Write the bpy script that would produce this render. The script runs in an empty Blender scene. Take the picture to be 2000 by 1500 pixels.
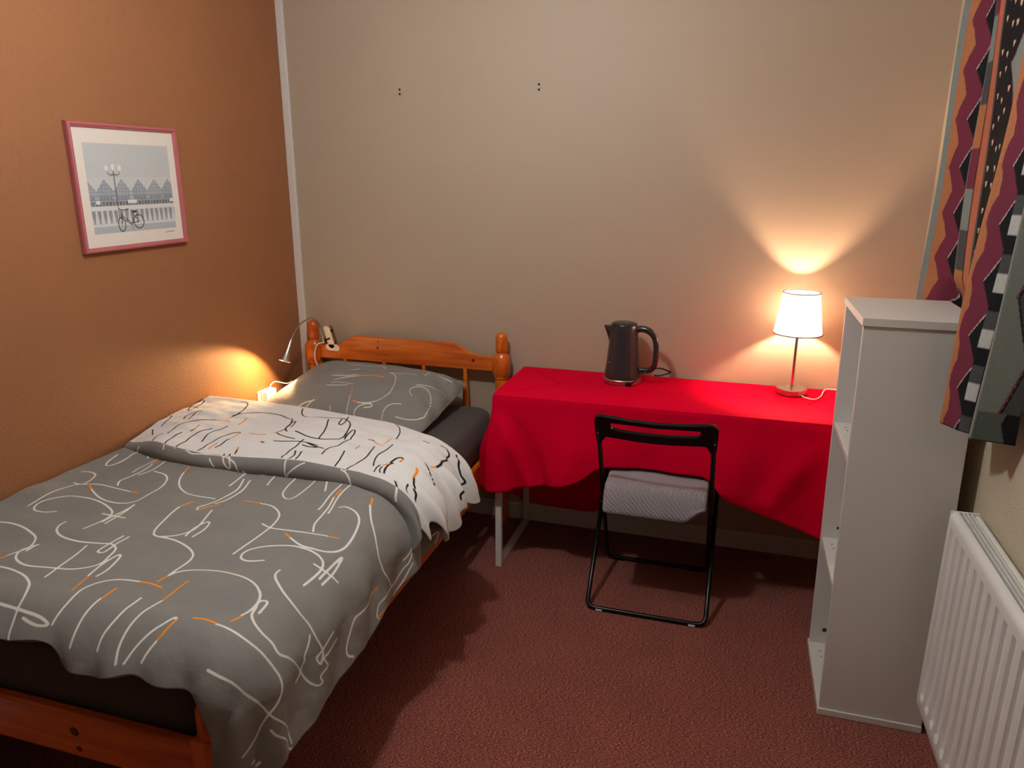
import bpy, math, random
import numpy as np
from mathutils import Matrix, Vector
random.seed(4)
S = bpy.context.scene
COL = S.collection

# ------------------------------------------------------------------ camera, world, exposure
cam_d = bpy.data.cameras.new('camera')
cam = bpy.data.objects.new('camera', cam_d)
COL.objects.link(cam)
cam_d.sensor_width = 36.0
cam_d.lens = 1441.27 / 2000 * 36
cam_d.clip_start = 0.02
RM = ((0.95774014, 0.08156578, -0.27582755),
      (0.28762068, -0.2620544, 0.92119587),
      (0.00285624, -0.96159998, -0.27444002))   # columns: right, down, forward
CAMLOC = (2.0, -3.09, 1.58)
cam.matrix_world = Matrix([[RM[i][0], -RM[i][1], -RM[i][2], CAMLOC[i]] for i in range(3)] + [[0, 0, 0, 1]])
S.camera = cam
w = bpy.data.worlds.new('night')
S.world = w
w.use_nodes = True
w.node_tree.nodes['Background'].inputs[0].default_value = (0.02, 0.025, 0.035, 1)
w.node_tree.nodes['Background'].inputs[1].default_value = 0.3
S.view_settings.view_transform = 'Standard'
S.view_settings.look = 'None'
S.view_settings.gamma = 1.0
S.view_settings.use_curve_mapping = False
S.view_settings.exposure = 0.0
CEIL_E = 470.0      # ceiling bulb emission
TABLE_E = 3900.0     # table lamp bulb emission
SPOT_W = 12.5        # reading lamp watts

# ------------------------------------------------------------------ helpers
def lin(r, g, b):
    f = lambda c: (c / 255 / 12.92) if c / 255 <= 0.04045 else ((c / 255 + 0.055) / 1.055) ** 2.4
    return (f(r), f(g), f(b), 1.0)

def nmat(name):
    m = bpy.data.materials.new(name)
    m.use_nodes = True
    nt = m.node_tree
    return m, nt, nt.nodes['Principled BSDF']

def mat(name, col, rough=0.5, metal=0.0, var=0.0, vscale=8.0, bump=0.0, bscale=200.0, bdist=0.002,
        spec=0.5, stretch=None, sheen=0.0, coat=0.0, detail=3.0):
    """plain principled surface with procedural colour variation and bump"""
    m, nt, p = nmat(name)
    p.inputs['Base Color'].default_value = col
    p.inputs['Roughness'].default_value = rough
    p.inputs['Metallic'].default_value = metal
    p.inputs['Specular IOR Level'].default_value = spec
    if sheen: p.inputs['Sheen Weight'].default_value = sheen
    if coat:
        p.inputs['Coat Weight'].default_value = coat
        p.inputs['Coat Roughness'].default_value = 0.12
    tc = nt.nodes.new('ShaderNodeTexCoord')
    vec = tc.outputs['Object']
    if stretch:
        mp = nt.nodes.new('ShaderNodeMapping')
        mp.inputs['Scale'].default_value = stretch
        nt.links.new(vec, mp.inputs['Vector'])
        vec = mp.outputs['Vector']
    if var > 0:
        n = nt.nodes.new('ShaderNodeTexNoise')
        n.inputs['Scale'].default_value = vscale
        n.inputs['Detail'].default_value = detail
        nt.links.new(vec, n.inputs['Vector'])
        mx = nt.nodes.new('ShaderNodeMix'); mx.data_type = 'RGBA'
        mx.inputs['A'].default_value = tuple(c * (1 - var) for c in col[:3]) + (1,)
        mx.inputs['B'].default_value = tuple(min(1, c * (1 + var)) for c in col[:3]) + (1,)
        nt.links.new(n.outputs['Fac'], mx.inputs['Factor'])
        nt.links.new(mx.outputs['Result'], p.inputs['Base Color'])
    if bump > 0:
        n2 = nt.nodes.new('ShaderNodeTexNoise')
        n2.inputs['Scale'].default_value = bscale
        n2.inputs['Detail'].default_value = 2.0
        nt.links.new(vec, n2.inputs['Vector'])
        bp = nt.nodes.new('ShaderNodeBump')
        bp.inputs['Strength'].default_value = bump
        bp.inputs['Distance'].default_value = bdist
        nt.links.new(n2.outputs['Fac'], bp.inputs['Height'])
        nt.links.new(bp.outputs['Normal'], p.inputs['Normal'])
    return m

def emit(name, col, strength):
    m, nt, p = nmat(name)
    p.inputs['Base Color'].default_value = (0.8, 0.8, 0.8, 1)
    p.inputs['Emission Color'].default_value = col
    p.inputs['Emission Strength'].default_value = strength
    return m

ORG = {}
def tag(o, label=None, cat=None, group=None, kind=None):
    if label: o['label'] = label
    if cat: o['category'] = cat
    if group: o['group'] = group
    if kind: o['kind'] = kind
    return o

def thing(name, label, cat, loc=(0, 0, 0), group=None):
    o = bpy.data.objects.new(name, None)
    o.empty_display_size = 0.05
    o.location = loc
    COL.objects.link(o)
    ORG[o.name] = Vector(loc)
    return tag(o, label, cat, group)

def mobj(name, verts, faces, m, parent=None, loc=None, smooth=False, angle=None):
    """one mesh object from world-space vertices; origin = parent's origin or loc"""
    me = bpy.data.meshes.new(name)
    o = bpy.data.objects.new(name, me)
    COL.objects.link(o)
    if parent is not None:
        org = ORG[parent.name]
        o.parent = parent
    else:
        org = Vector(loc if loc is not None else (0, 0, 0))
        o.location = org
    ORG[o.name] = org
    V = np.asarray(verts, dtype=float) - np.array(org)
    me.from_pydata(V.tolist(), [], faces if isinstance(faces, list) else faces.tolist())
    if smooth:
        me.polygons.foreach_set('use_smooth', [True] * len(me.polygons))
        if angle is not None:
            try:
                me.set_sharp_from_angle(angle=math.radians(angle))
            except Exception:
                pass
    me.update()
    for mm in (m if isinstance(m, (list, tuple)) else [m]):
        me.materials.append(mm)
    return o

def bevel(o, wd=0.003, seg=2):
    b = o.modifiers.new('bevel', 'BEVEL')
    b.width = wd; b.segments = seg; b.limit_method = 'ANGLE'
    return o

class MB:
    def __init__(s): s.v = []; s.f = []
    def add(s, v, f):
        k = len(s.v); s.v += [tuple(p) for p in v]; s.f += [[i + k for i in q] for q in f]; return s
    def box(s, x0, x1, y0, y1, z0, z1):
        return s.add([(x0, y0, z0), (x1, y0, z0), (x1, y1, z0), (x0, y1, z0), (x0, y0, z1), (x1, y0, z1), (x1, y1, z1), (x0, y1, z1)],
                     [[3, 2, 1, 0], [4, 5, 6, 7], [0, 1, 5, 4], [1, 2, 6, 5], [2, 3, 7, 6], [3, 0, 4, 7]])
    def lathe(s, prof, c, n=32, axis=None, sq=None, cap=True):
        """prof: list of (r, h); c: base point; axis: direction"""
        ax = Vector(axis if axis else (0, 0, 1)).normalized()
        a = Vector((1, 0, 0)) if abs(ax.x) < 0.9 else Vector((0, 1, 0))
        u = (a - ax * a.dot(ax)).normalized(); v2 = ax.cross(u)
        V = []; F = []
        for (r, h) in prof:
            for k in range(n):
                t = 2 * math.pi * k / n
                V.append(Vector(c) + ax * h + u * (r * math.cos(t)) + v2 * (r * math.sin(t)))
        m = len(prof)
        for i in range(m - 1):
            for k in range(n):
                F.append([i * n + k, i * n + (k + 1) % n, (i + 1) * n + (k + 1) % n, (i + 1) * n + k])
        if cap:
            F.append([k for k in range(n)][::-1]); F.append([(m - 1) * n + k for k in range(n)])
        return s.add(V, F)
    def tube(s, path, r, n=10, closed=False):
        P = [Vector(p) for p in path]; m = len(P)
        rr = r if isinstance(r, (list, tuple)) else [r] * m
        V = []; F = []; up = None
        for i in range(m):
            if closed: t = (P[(i + 1) % m] - P[i - 1]).normalized()
            else: t = (P[min(i + 1, m - 1)] - P[max(i - 1, 0)]).normalized()
            if up is None:
                a = Vector((0, 0, 1)) if abs(t.z) < 0.9 else Vector((1, 0, 0))
                up = (a - t * a.dot(t)).normalized()
            else:
                up = (up - t * up.dot(t)).normalized()
            b = t.cross(up)
            for k in range(n):
                q = 2 * math.pi * k / n
                V.append(P[i] + up * (rr[i] * math.cos(q)) + b * (rr[i] * math.sin(q)))
        for i in range(m if closed else m - 1):
            j = (i + 1) % m
            for k in range(n):
                F.append([i * n + k, i * n + (k + 1) % n, j * n + (k + 1) % n, j * n + k])
        if not closed:
            F.append([k for k in range(n)][::-1]); F.append([(m - 1) * n + k for k in range(n)])
        return s.add(V, F)
    def xf(s, fn):
        s.v = [tuple(fn(Vector(p))) for p in s.v]; return s
    def build(s, name, m, parent=None, loc=None, smooth=False, angle=None, bev=0):
        o = mobj(name, s.v, s.f, m, parent, loc, smooth, angle)
        if bev: bevel(o, bev)
        return o

def catmull(pts, n=8, closed=False):
    P = [np.array(p, float) for p in pts]; m = len(P); out = []
    for i in range(m if closed else m - 1):
        if closed: a, b, c, d = P[i - 1], P[i], P[(i + 1) % m], P[(i + 2) % m]
        else: a, b, c, d = P[max(i - 1, 0)], P[i], P[i + 1], P[min(i + 2, m - 1)]
        for k in range(n):
            t = k / n
            out.append(0.5 * ((2 * b) + (-a + c) * t + (2 * a - 5 * b + 4 * c - d) * t * t + (-a + 3 * b - 3 * c + d) * t ** 3))
    if not closed: out.append(P[-1])
    return [tuple(o) for o in out]

def fillet(pts, r, n=6):
    """polyline with rounded inner corners"""
    P = [Vector(p) for p in pts]; out = [P[0]]
    for i in range(1, len(P) - 1):
        a = (P[i - 1] - P[i]); b = (P[i + 1] - P[i])
        rr = min(r, a.length * 0.45, b.length * 0.45)
        p0 = P[i] + a.normalized() * rr; p1 = P[i] + b.normalized() * rr
        for k in range(n + 1):
            t = k / n
            out.append(p0 * (1 - t) ** 2 + P[i] * 2 * t * (1 - t) + p1 * t * t)
    out.append(P[-1])
    return out

def gridf(nu, nv, closed_u=False):
    """quads of a (nv rows) x (nu columns) vertex grid"""
    F = []
    for j in range(nv - 1):
        for i in range(nu if closed_u else nu - 1):
            i2 = (i + 1) % nu
            F.append([j * nu + i, j * nu + i2, (j + 1) * nu + i2, (j + 1) * nu + i])
    return F

def fattr(o, name, vals):
    a = o.data.attributes.new(name, 'FLOAT', 'POINT')
    a.data.foreach_set('value', np.asarray(vals, dtype=np.float32).ravel())

def cattr(o, name, rgb):
    a = o.data.attributes.new(name, 'FLOAT_COLOR', 'POINT')
    c = np.ones((len(rgb), 4), np.float32); c[:, :3] = rgb
    a.data.foreach_set('color', c.ravel())

def sstep(a, b, x):
    t = np.clip((np.asarray(x, float) - a) / (b - a), 0, 1)
    return t * t * (3 - 2 * t)

# ------------------------------------------------------------------ materials
M = {}
M['wall_ochre'] = mat('ochre wall paint', lin(153, 101, 65), 0.62, var=0.06, vscale=3, bump=0.55, bscale=150, bdist=0.004, spec=0.35)
M['wall_cream'] = mat('cream wall paint', lin(176, 158, 137), 0.55, var=0.03, vscale=2.2, bump=0.12, bscale=90, bdist=0.0015, spec=0.35)
M['wall_cream_rough'] = mat('stippled cream wall', lin(206, 192, 166), 0.5, var=0.05, vscale=6, bump=0.7, bscale=150, bdist=0.004, spec=0.4)
M['ceiling'] = mat('white ceiling', lin(215, 208, 196), 0.8, var=0.02)
M['white_trim'] = mat('white gloss trim', lin(214, 206, 200), 0.4, var=0.03, vscale=10)
M['white_lam'] = mat('white laminate', lin(218, 215, 208), 0.38, var=0.015, vscale=5, bump=0.03, bscale=400)
M['white_metal'] = mat('white lacquered steel', lin(214, 210, 202), 0.35, var=0.02, vscale=20)
M['radiator'] = mat('white radiator enamel', lin(232, 230, 225), 0.33, var=0.015, vscale=8)
M['rad_dark'] = mat('radiator inside', lin(70, 70, 68), 0.6, var=0.1)
M['black_metal'] = mat('black lacquered steel', lin(8, 8, 8), 0.3, var=0.1, vscale=30, spec=0.4)
M['black_plastic'] = mat('black plastic', lin(7, 7, 7), 0.42, var=0.1, vscale=30, spec=0.3)
M['steel'] = mat('brushed steel', lin(190, 184, 178), 0.3, metal=1.0, var=0.06, vscale=60, stretch=(1, 1, 20))
M['chrome'] = mat('satin chrome', lin(200, 196, 192), 0.2, metal=1.0, var=0.03)
M['dark'] = mat('dark hole', lin(25, 18, 14), 0.8, var=0.1)
M['sheet'] = mat('dark grey fitted sheet', lin(68, 62, 60), 0.85, var=0.07, vscale=12, bump=0.15, bscale=260, sheen=0.1)
M['pink'] = mat('pink lacquered wood', lin(180, 98, 102), 0.42, var=0.08, vscale=14)
M['white_plastic'] = mat('white plastic', lin(240, 236, 228), 0.35, var=0.02)
M['cream_plastic'] = mat('cream plastic', lin(242, 228, 204), 0.4, var=0.02)
M['black_cord'] = mat('black cord', lin(18, 16, 16), 0.5, var=0.05)
M['peg'] = mat('peg hole', lin(60, 50, 40), 0.8, var=0.1)
M['kettle'] = mat('dark grey kettle enamel', lin(42, 40, 43), 0.36, var=0.12, vscale=30)
M['kettle_black'] = mat('kettle handle plastic', lin(34, 34, 36), 0.25, var=0.05, coat=0.3)

def carpet():
    m, nt, p = nmat('red brown carpet')
    tc = nt.nodes.new('ShaderNodeTexCoord')
    def noise(sc, det, st=None):
        n = nt.nodes.new('ShaderNodeTexNoise'); n.inputs['Scale'].default_value = sc; n.inputs['Detail'].default_value = det
        v = tc.outputs['Object']
        if st:
            mp = nt.nodes.new('ShaderNodeMapping'); mp.inputs['Scale'].default_value = st
            nt.links.new(v, mp.inputs['Vector']); v = mp.outputs['Vector']
        nt.links.new(v, n.inputs['Vector']); return n
    n1 = noise(230, 5, (0.6, 1.8, 1)); n2 = noise(5, 2)
    r = nt.nodes.new('ShaderNodeValToRGB')
    r.color_ramp.elements[0].position = 0.36; r.color_ramp.elements[0].color = lin(86, 38, 33)
    r.color_ramp.elements[1].position = 0.66; r.color_ramp.elements[1].color = lin(196, 128, 110)
    e = r.color_ramp.elements.new(0.5); e.color = lin(134, 70, 58)
    nt.links.new(n1.outputs['Fac'], r.inputs['Fac'])
    mx = nt.nodes.new('ShaderNodeMix'); mx.data_type = 'RGBA'; mx.blend_type = 'MULTIPLY'
    mx.inputs['Factor'].default_value = 0.35
    nt.links.new(r.outputs['Color'], mx.inputs['A']); nt.links.new(n2.outputs['Color'], mx.inputs['B'])
    g = nt.nodes.new('ShaderNodeMix'); g.data_type = 'RGBA'; g.blend_type = 'MULTIPLY'; g.inputs['Factor'].default_value = 0.3
    rr = nt.nodes.new('ShaderNodeValToRGB'); nt.links.new(n2.outputs['Fac'], rr.inputs['Fac'])
    nt.links.new(r.outputs['Color'], g.inputs['A']); nt.links.new(rr.outputs['Color'], g.inputs['B'])
    nt.links.new(g.outputs['Result'], p.inputs['Base Color'])
    p.inputs['Roughness'].default_value = 0.95; p.inputs['Specular IOR Level'].default_value = 0.1
    p.inputs['Sheen Weight'].default_value = 0.15
    b = nt.nodes.new('ShaderNodeBump'); b.inputs['Strength'].default_value = 0.4; b.inputs['Distance'].default_value = 0.002
    nt.links.new(n1.outputs['Fac'], b.inputs['Height']); nt.links.new(b.outputs['Normal'], p.inputs['Normal'])
    return m
M['carpet'] = carpet()

def wood(name, c1, c2, stretch):
    m, nt, p = nmat(name)
    tc = nt.nodes.new('ShaderNodeTexCoord')
    mp = nt.nodes.new('ShaderNodeMapping'); mp.inputs['Scale'].default_value = stretch
    nt.links.new(tc.outputs['Object'], mp.inputs['Vector'])
    n = nt.nodes.new('ShaderNodeTexNoise'); n.inputs['Scale'].default_value = 6; n.inputs['Detail'].default_value = 4
    n.inputs['Distortion'].default_value = 0.6
    nt.links.new(mp.outputs['Vector'], n.inputs['Vector'])
    r = nt.nodes.new('ShaderNodeValToRGB')
    r.color_ramp.elements[0].position = 0.35; r.color_ramp.elements[0].color = c1
    r.color_ramp.elements[1].position = 0.68; r.color_ramp.elements[1].color = c2
    nt.links.new(n.outputs['Fac'], r.inputs['Fac']); nt.links.new(r.outputs['Color'], p.inputs['Base Color'])
    p.inputs['Roughness'].default_value = 0.3; p.inputs['Coat Weight'].default_value = 0.35; p.inputs['Coat Roughness'].default_value = 0.15
    return m
PINE = (lin(184, 80, 10), lin(226, 116, 26))
M['pine_x'] = wood('varnished pine along x', *PINE, (0.5, 6, 6))
M['pine_y'] = wood('varnished pine along y', *PINE, (6, 0.5, 6))
M['pine_z'] = wood('varnished pine upright', *PINE, (6, 6, 0.5))
M['knot'] = mat('pine knot', lin(84, 32, 10), 0.35, var=0.2, vscale=60)

def cloth_lines(name, base, line, accent='#', rough=0.85, hw=0.0027):
    """woven print: attribute 'd_line' and 'd_accent' hold the distance to the printed strokes in metres"""
    m, nt, p = nmat(name)
    col = None
    base_n = nt.nodes.new('ShaderNodeTexNoise'); base_n.inputs['Scale'].default_value = 30
    tc = nt.nodes.new('ShaderNodeTexCoord'); nt.links.new(tc.outputs['Object'], base_n.inputs['Vector'])
    mx0 = nt.nodes.new('ShaderNodeMix'); mx0.data_type = 'RGBA'
    mx0.inputs['A'].default_value = tuple(c * 0.95 for c in base[:3]) + (1,); mx0.inputs['B'].default_value = tuple(c * 1.05 for c in base[:3]) + (1,)
    nt.links.new(base_n.outputs['Fac'], mx0.inputs['Factor']); col = mx0.outputs['Result']
    for an, c in (('d_line', line), ('d_accent', lin(238, 140, 20))):
        a = nt.nodes.new('ShaderNodeAttribute'); a.attribute_name = an
        mr = nt.nodes.new('ShaderNodeMapRange'); mr.inputs['From Min'].default_value = hw + 0.0006; mr.inputs['From Max'].default_value = hw - 0.0006
        nt.links.new(a.outputs['Fac'], mr.inputs['Value'])
        mx = nt.nodes.new('ShaderNodeMix'); mx.data_type = 'RGBA'; mx.inputs['B'].default_value = c
        nt.links.new(mr.outputs['Result'], mx.inputs['Factor']); nt.links.new(col, mx.inputs['A']); col = mx.outputs['Result']
    nt.links.new(col, p.inputs['Base Color'])
    p.inputs['Roughness'].default_value = rough; p.inputs['Specular IOR Level'].default_value = 0.25; p.inputs['Sheen Weight'].default_value = 0.12
    n2 = nt.nodes.new('ShaderNodeTexNoise'); n2.inputs['Scale'].default_value = 22; n2.inputs['Detail'].default_value = 3
    nt.links.new(tc.outputs['Object'], n2.inputs['Vector'])
    b = nt.nodes.new('ShaderNodeBump'); b.inputs['Strength'].default_value = 0.4; b.inputs['Distance'].default_value = 0.008
    nt.links.new(n2.outputs['Fac'], b.inputs['Height']); nt.links.new(b.outputs['Normal'], p.inputs['Normal'])
    return m
GREY = lin(128, 125, 121)
M['duvet_grey'] = cloth_lines('grey printed cotton', GREY, lin(226, 222, 214))
M['duvet_white'] = cloth_lines('white printed cotton', lin(226, 224, 222), lin(26, 24, 24), hw=0.0028)
M['pillow_grey'] = cloth_lines('grey printed pillowcase', GREY, lin(216, 208, 196), hw=0.0024)

def vcol(name, rough=0.8, bump=0.0, bscale=300):
    m, nt, p = nmat(name)
    a = nt.nodes.new('ShaderNodeAttribute'); a.attribute_name = 'print'
    nt.links.new(a.outputs['Color'], p.inputs['Base Color'])
    p.inputs['Roughness'].default_value = rough; p.inputs['Specular IOR Level'].default_value = 0.2
    if bump:
        tc = nt.nodes.new('ShaderNodeTexCoord'); n = nt.nodes.new('ShaderNodeTexNoise'); n.inputs['Scale'].default_value = bscale
        nt.links.new(tc.outputs['Object'], n.inputs['Vector'])
        b = nt.nodes.new('ShaderNodeBump'); b.inputs['Strength'].default_value = bump; b.inputs['Distance'].default_value = 0.002
        nt.links.new(n.outputs['Fac'], b.inputs['Height']); nt.links.new(b.outputs['Normal'], p.inputs['Normal'])
    return m
M['curtain'] = vcol('printed curtain cotton', 0.85, 0.25, 400)
M['printpaper'] = vcol('watercolour print', 0.5)
M['redcloth'] = mat('red cotton tablecloth', lin(218, 0, 46), 0.8, var=0.05, vscale=25, bump=0.12, bscale=500, spec=0.04)
M['plush'] = mat('grey plush', lin(150, 142, 146), 0.95, var=0.3, vscale=160, bump=0.5, bscale=300, sheen=0.4, spec=0.1)

def shade_mat():
    m, nt, p = nmat('white fabric lamp shade')
    out = nt.nodes['Material Output']
    d = nt.nodes.new('ShaderNodeBsdfDiffuse'); d.inputs['Color'].default_value = (0.86, 0.8, 0.76, 1)
    t = nt.nodes.new('ShaderNodeBsdfTranslucent'); t.inputs['Color'].default_value = (0.86, 0.76, 0.7, 1)
    n = nt.nodes.new('ShaderNodeTexNoise'); n.inputs['Scale'].default_value = 300
    b = nt.nodes.new('ShaderNodeBump'); b.inputs['Strength'].default_value = 0.1; nt.links.new(n.outputs['Fac'], b.inputs['Height'])
    nt.links.new(b.outputs['Normal'], d.inputs['Normal'])
    mx = nt.nodes.new('ShaderNodeMixShader'); mx.inputs[0].default_value = 0.36
    nt.links.new(d.outputs[0], mx.inputs[1]); nt.links.new(t.outputs[0], mx.inputs[2]); nt.links.new(mx.outputs[0], out.inputs['Surface'])
    return m
M['shade'] = shade_mat()
M['shade_trim'] = mat('grey shade binding', lin(70, 64, 66), 0.7, var=0.05)

# ------------------------------------------------------------------ room shell
RX, FY, CZ = 2.668, -5.2, 2.52
def struct(o): return tag(o, kind='structure')
struct(MB().box(-0.1, RX + 0.1, FY - 0.1, 0.1, -0.1, 0.0).build('floor', M['carpet']))
struct(MB().box(-0.1, RX + 0.1, FY - 0.1, 0.1, CZ, CZ + 0.1).build('ceiling', M['ceiling']))
struct(MB().box(-0.1, 0.0, FY, 0.0, 0, CZ).build('wall_left', M['wall_ochre']))
wall_back = struct(MB().box(-0.1, RX + 0.1, 0.0, 0.1, 0, CZ).build('wall_back', M['wall_cream']))
struct(MB().box(RX, RX + 0.1, FY, 0.0, 0, CZ).build('wall_right', M['wall_cream_rough']))
struct(MB().box(-0.1, RX + 0.1, FY - 0.1, FY, 0, CZ).build('wall_front', M['wall_cream']))
struct(bevel(MB().box(0.0, 0.036, -0.014, 0.0, 0.0, CZ).build('trim_1', M['white_trim']), 0.003))
bb = MB().box(0.036, RX, -0.012, 0.0, 0.0, 0.074); bb.box(0.036, RX, -0.007, 0.0, 0.074, 0.08)
struct(bb.build('baseboard_back', M['white_trim']))
struct(MB().box(0.0, 0.012, FY, -0.014, 0.0, 0.078).build('baseboard_left', M['white_trim']))
struct(MB().box(RX - 0.012, RX, FY, -0.012, 0.0, 0.078).build('baseboard_right', M['white_trim']))
for (x, z) in ((0.571, 1.922), (0.571, 1.904), (1.185, 1.926), (1.185, 1.906)):
    MB().lathe([(0.0045, 0), (0.0045, 0.003), (0.002, 0.0032)], (x, 0.0, z), 12, axis=(0, -1, 0)).build('screw_hole', M['dark'], wall_back)

# ------------------------------------------------------------------ bed
bed = thing('bed', 'single bed frame of orange varnished pine with turned posts against ochre wall', 'bed', (0.57, -1.05, 0))
def turned_post(x, y, top, name):
    """square-ish chamfered blocks and turned sections"""
    m = MB()
    n = 8
    # foot to lower block: plain octagonal, then neck, block, finial
    prof = [(0.026, 0.0), (0.033, 0.02), (0.033, 0.24)]
    m.lathe(prof, (x, y, 0), 24)
    m2 = MB().box(x - 0.034, x + 0.034, y - 0.034, y + 0.034, 0.24, 0.46)
    m.add(m2.v, m2.f)
    if top > 0.7:
        m.lathe([(0.024, 0.46), (0.031, 0.475), (0.026, 0.50), (0.025, 0.58), (0.029, 0.66), (0.031, 0.69), (0.029, 0.694), (0.0285, 0.698), (0.033, 0.704), (0.031, 0.715)], (x, y, 0), 28)
        # chamfered block carrying the headboard
        b = [(0.031, 0.712), (0.038, 0.73), (0.038, 0.792), (0.027, 0.812)]
        V = []; F = []
        for (r, h) in b:
            c = r * 0.55
            for (px, py) in ((r, -c), (r, c), (c, r), (-c, r), (-r, c), (-r, -c), (-c, -r), (c, -r)):
                V.append((x + px, y + py, h))
        for i in range(3):
            for k in range(8):
                F.append([i * 8 + k, i * 8 + (k + 1) % 8, (i + 1) * 8 + (k + 1) % 8, (i + 1) * 8 + k])
        F.append(list(range(8))[::-1]); F.append([24 + k for k in range(8)])
        m.add(V, F)
        m.lathe([(0.024, 0.81), (0.021, 0.818), (0.025, 0.826), (0.0265, 0.83), (0.0265, 0.86), (0.0262, 0.862), (0.0265, 0.864), (0.0265, 0.885), (0.024, 0.897), (0.016, 0.906), (0.004, 0.909)], (x, y, 0), 28)
    else:
        m.lathe([(0.03, 0.46), (0.033, 0.47), (0.033, top - 0.02), (0.02, top)], (x, y, 0), 24)
    return m.build(name, M['pine_z'], bed, smooth=True, angle=40)
HY = -0.062
for x in (0.106, 1.045): turned_post(x, HY, 0.91, 'head_post')
for x in (0.106, 1.045): turned_post(x, -2.045, 0.545, 'foot_post')
# shaped headboard plank
zb = 0.732
out = [(0.138, zb), (1.012, zb), (1.012, 0.797), (0.985, 0.797), (0.94, 0.800), (0.905, 0.808), (0.87, 0.825), (0.84, 0.84), (0.815, 0.8495), (0.335, 0.8495),
       (0.31, 0.84), (0.28, 0.825), (0.245, 0.808), (0.21, 0.800), (0.165, 0.797), (0.138, 0.797)]
V = [(x, HY - 0.011, z) for x, z in out] + [(x, HY + 0.011, z) for x, z in out]
k = len(out); F = [list(range(k)), [k + i for i in range(k)][::-1]] + [[i, i + k, (i + 1) % k + k, (i + 1) % k] for i in range(k)]
hb = mobj('headboard', V, F, M['pine_x'], bed)
bevel(hb, 0.004, 2)
for (x, z, r) in ((0.445, 0.80, 0.006), (0.448, 0.83, 0.004), (0.915, 0.775, 0.008)):
    MB().lathe([(r, 0), (r * 0.9, 0.0006)], (x, HY - 0.0112, z), 12, axis=(0, -1, 0)).build('knot', M['knot'], hb)
MB().box(0.138, 1.012, HY - 0.012, HY + 0.012, 0.29, 0.43).build('head_rail', M['pine_x'], bed, bev=0.004)
for x in (0.268, 0.47, 0.67, 0.873):
    MB().lathe([(0.009, 0.425), (0.011, 0.45), (0.0125, 0.52), (0.0135, 0.60), (0.011, 0.665), (0.008, 0.682), (0.012, 0.69), (0.008, 0.698), (0.010, 0.72), (0.010, 0.736)], (x, HY, 0), 16).build('spindle', M['pine_z'], bed, smooth=True)
for x0 in (0.093, 1.034):
    MB().box(x0, x0 + 0.024, -2.012, -0.096, 0.285, 0.42).build('side_rail', M['pine_y'], bed, bev=0.005)
fr = MB().box(0.14, 1.011, -2.062, -2.036, 0.315, 0.432).build('foot_rail', M['pine_x'], bed, bev=0.006)
for x in (0.68, 0.685):
    MB().lathe([(0.012 if x == 0.68 else 0.008, 0), (0.010 if x == 0.68 else 0.006, 0.0008)], (x, -2.0622, 0.385 if x == 0.68 else 0.34), 14, axis=(0, -1, 0)).build('knot', M['knot'], fr)
for i in range(12):
    y = -0.18 - i * 0.16
    MB().box(0.117, 1.034, y - 0.035, y + 0.035, 0.375, 0.392).build('slat', M['pine_x'], bed)

# mattress with rounded edges
def rounded_box(x0, x1, y0, y1, z0, z1, r, nx=40, ny=60, puff=0.0):
    def prof(): pass
    pts = []; faces = []
    # rings: outline rounded rectangle scaled through a rounded vertical profile
    n = 16
    rings = []
    for k in range(9):
        t = -math.pi / 2 + math.pi * k / 8
        rings.append((r * (1 - math.cos(t)), (z0 + r if k < 4 else z1 - r if k > 4 else (z0 + z1) / 2) + (r * math.sin(t) if k != 4 else 0)))
    def outline(ins):
        rc = max(0.09 - ins, 0.01); o = []
        for cx, cy, a0 in ((x1 - ins - rc, y1 - ins - rc, 0), (x0 + ins + rc, y1 - ins - rc, 90), (x0 + ins + rc, y0 + ins + rc, 180), (x1 - ins - rc, y0 + ins + rc, 270)):
            for k in range(n):
                a = math.radians(a0 + 90 * k / (n - 1)); o.append((cx + rc * math.cos(a), cy + rc * math.sin(a)))
        return o
    m = 4 * n
    for ins, z in rings:
        pts += [(px, py, z) for px, py in outline(ins)]
    for i in range(8):
        for q in range(m):
            faces.append([i * m + q, i * m + (q + 1) % m, (i + 1) * m + (q + 1) % m, (i + 1) * m + q])
    faces.append(list(range(m))[::-1]); faces.append([8 * m + q for q in range(m)])
    return pts, faces
v, f = rounded_box(0.118, 1.028, -2.03, -0.098, 0.394, 0.575, 0.032)
mt = mobj('mattress', v, f, M['sheet'], None, (0.57, -1.05, 0.394), True, 60)
tag(mt, 'mattress in a dark grey fitted sheet showing beside the pillow', 'mattress')

#GEO-BEGIN  (pure numpy cloth surfaces)
SE, TE, R0, ZT = 1.01, -1.96, 0.12, 0.637      # bed edge x, foot edge y, roll radius, top height
def wob(x, y, seed, scale, n=7):
    rng = np.random.RandomState(seed); o = 0
    for k in range(n):
        a = rng.uniform(0, 2 * np.pi); fq = scale * rng.uniform(0.5, 1.6); ph = rng.uniform(0, 6.28)
        o = o + np.sin((np.cos(a) * x + np.sin(a) * y) * fq + ph) / n ** 0.5
    return o
def sst(a, b, x):
    t = np.clip((x - a) / (b - a), 0, 1); return t * t * (3 - 2 * t)
def drape(s, t, h=0.0, flare=0.10):
    """cloth point s across the bed, t along it (world y while on top), h above the bed surface"""
    a = np.maximum(0, s - SE); b = np.maximum(0, TE - t); d = np.sqrt(a * a + b * b) + 1e-9
    ang = np.minimum(d / R0, np.pi / 2); rest = np.maximum(0, d - R0 * np.pi / 2)
    r = (R0 + h) * np.sin(ang) + rest * flare
    z = ZT - R0 + (R0 + h) * np.cos(ang) - rest
    x = np.minimum(s, SE) + r * a / d
    y = np.maximum(t, TE) - r * b / d
    return x, y, z, d
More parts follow.
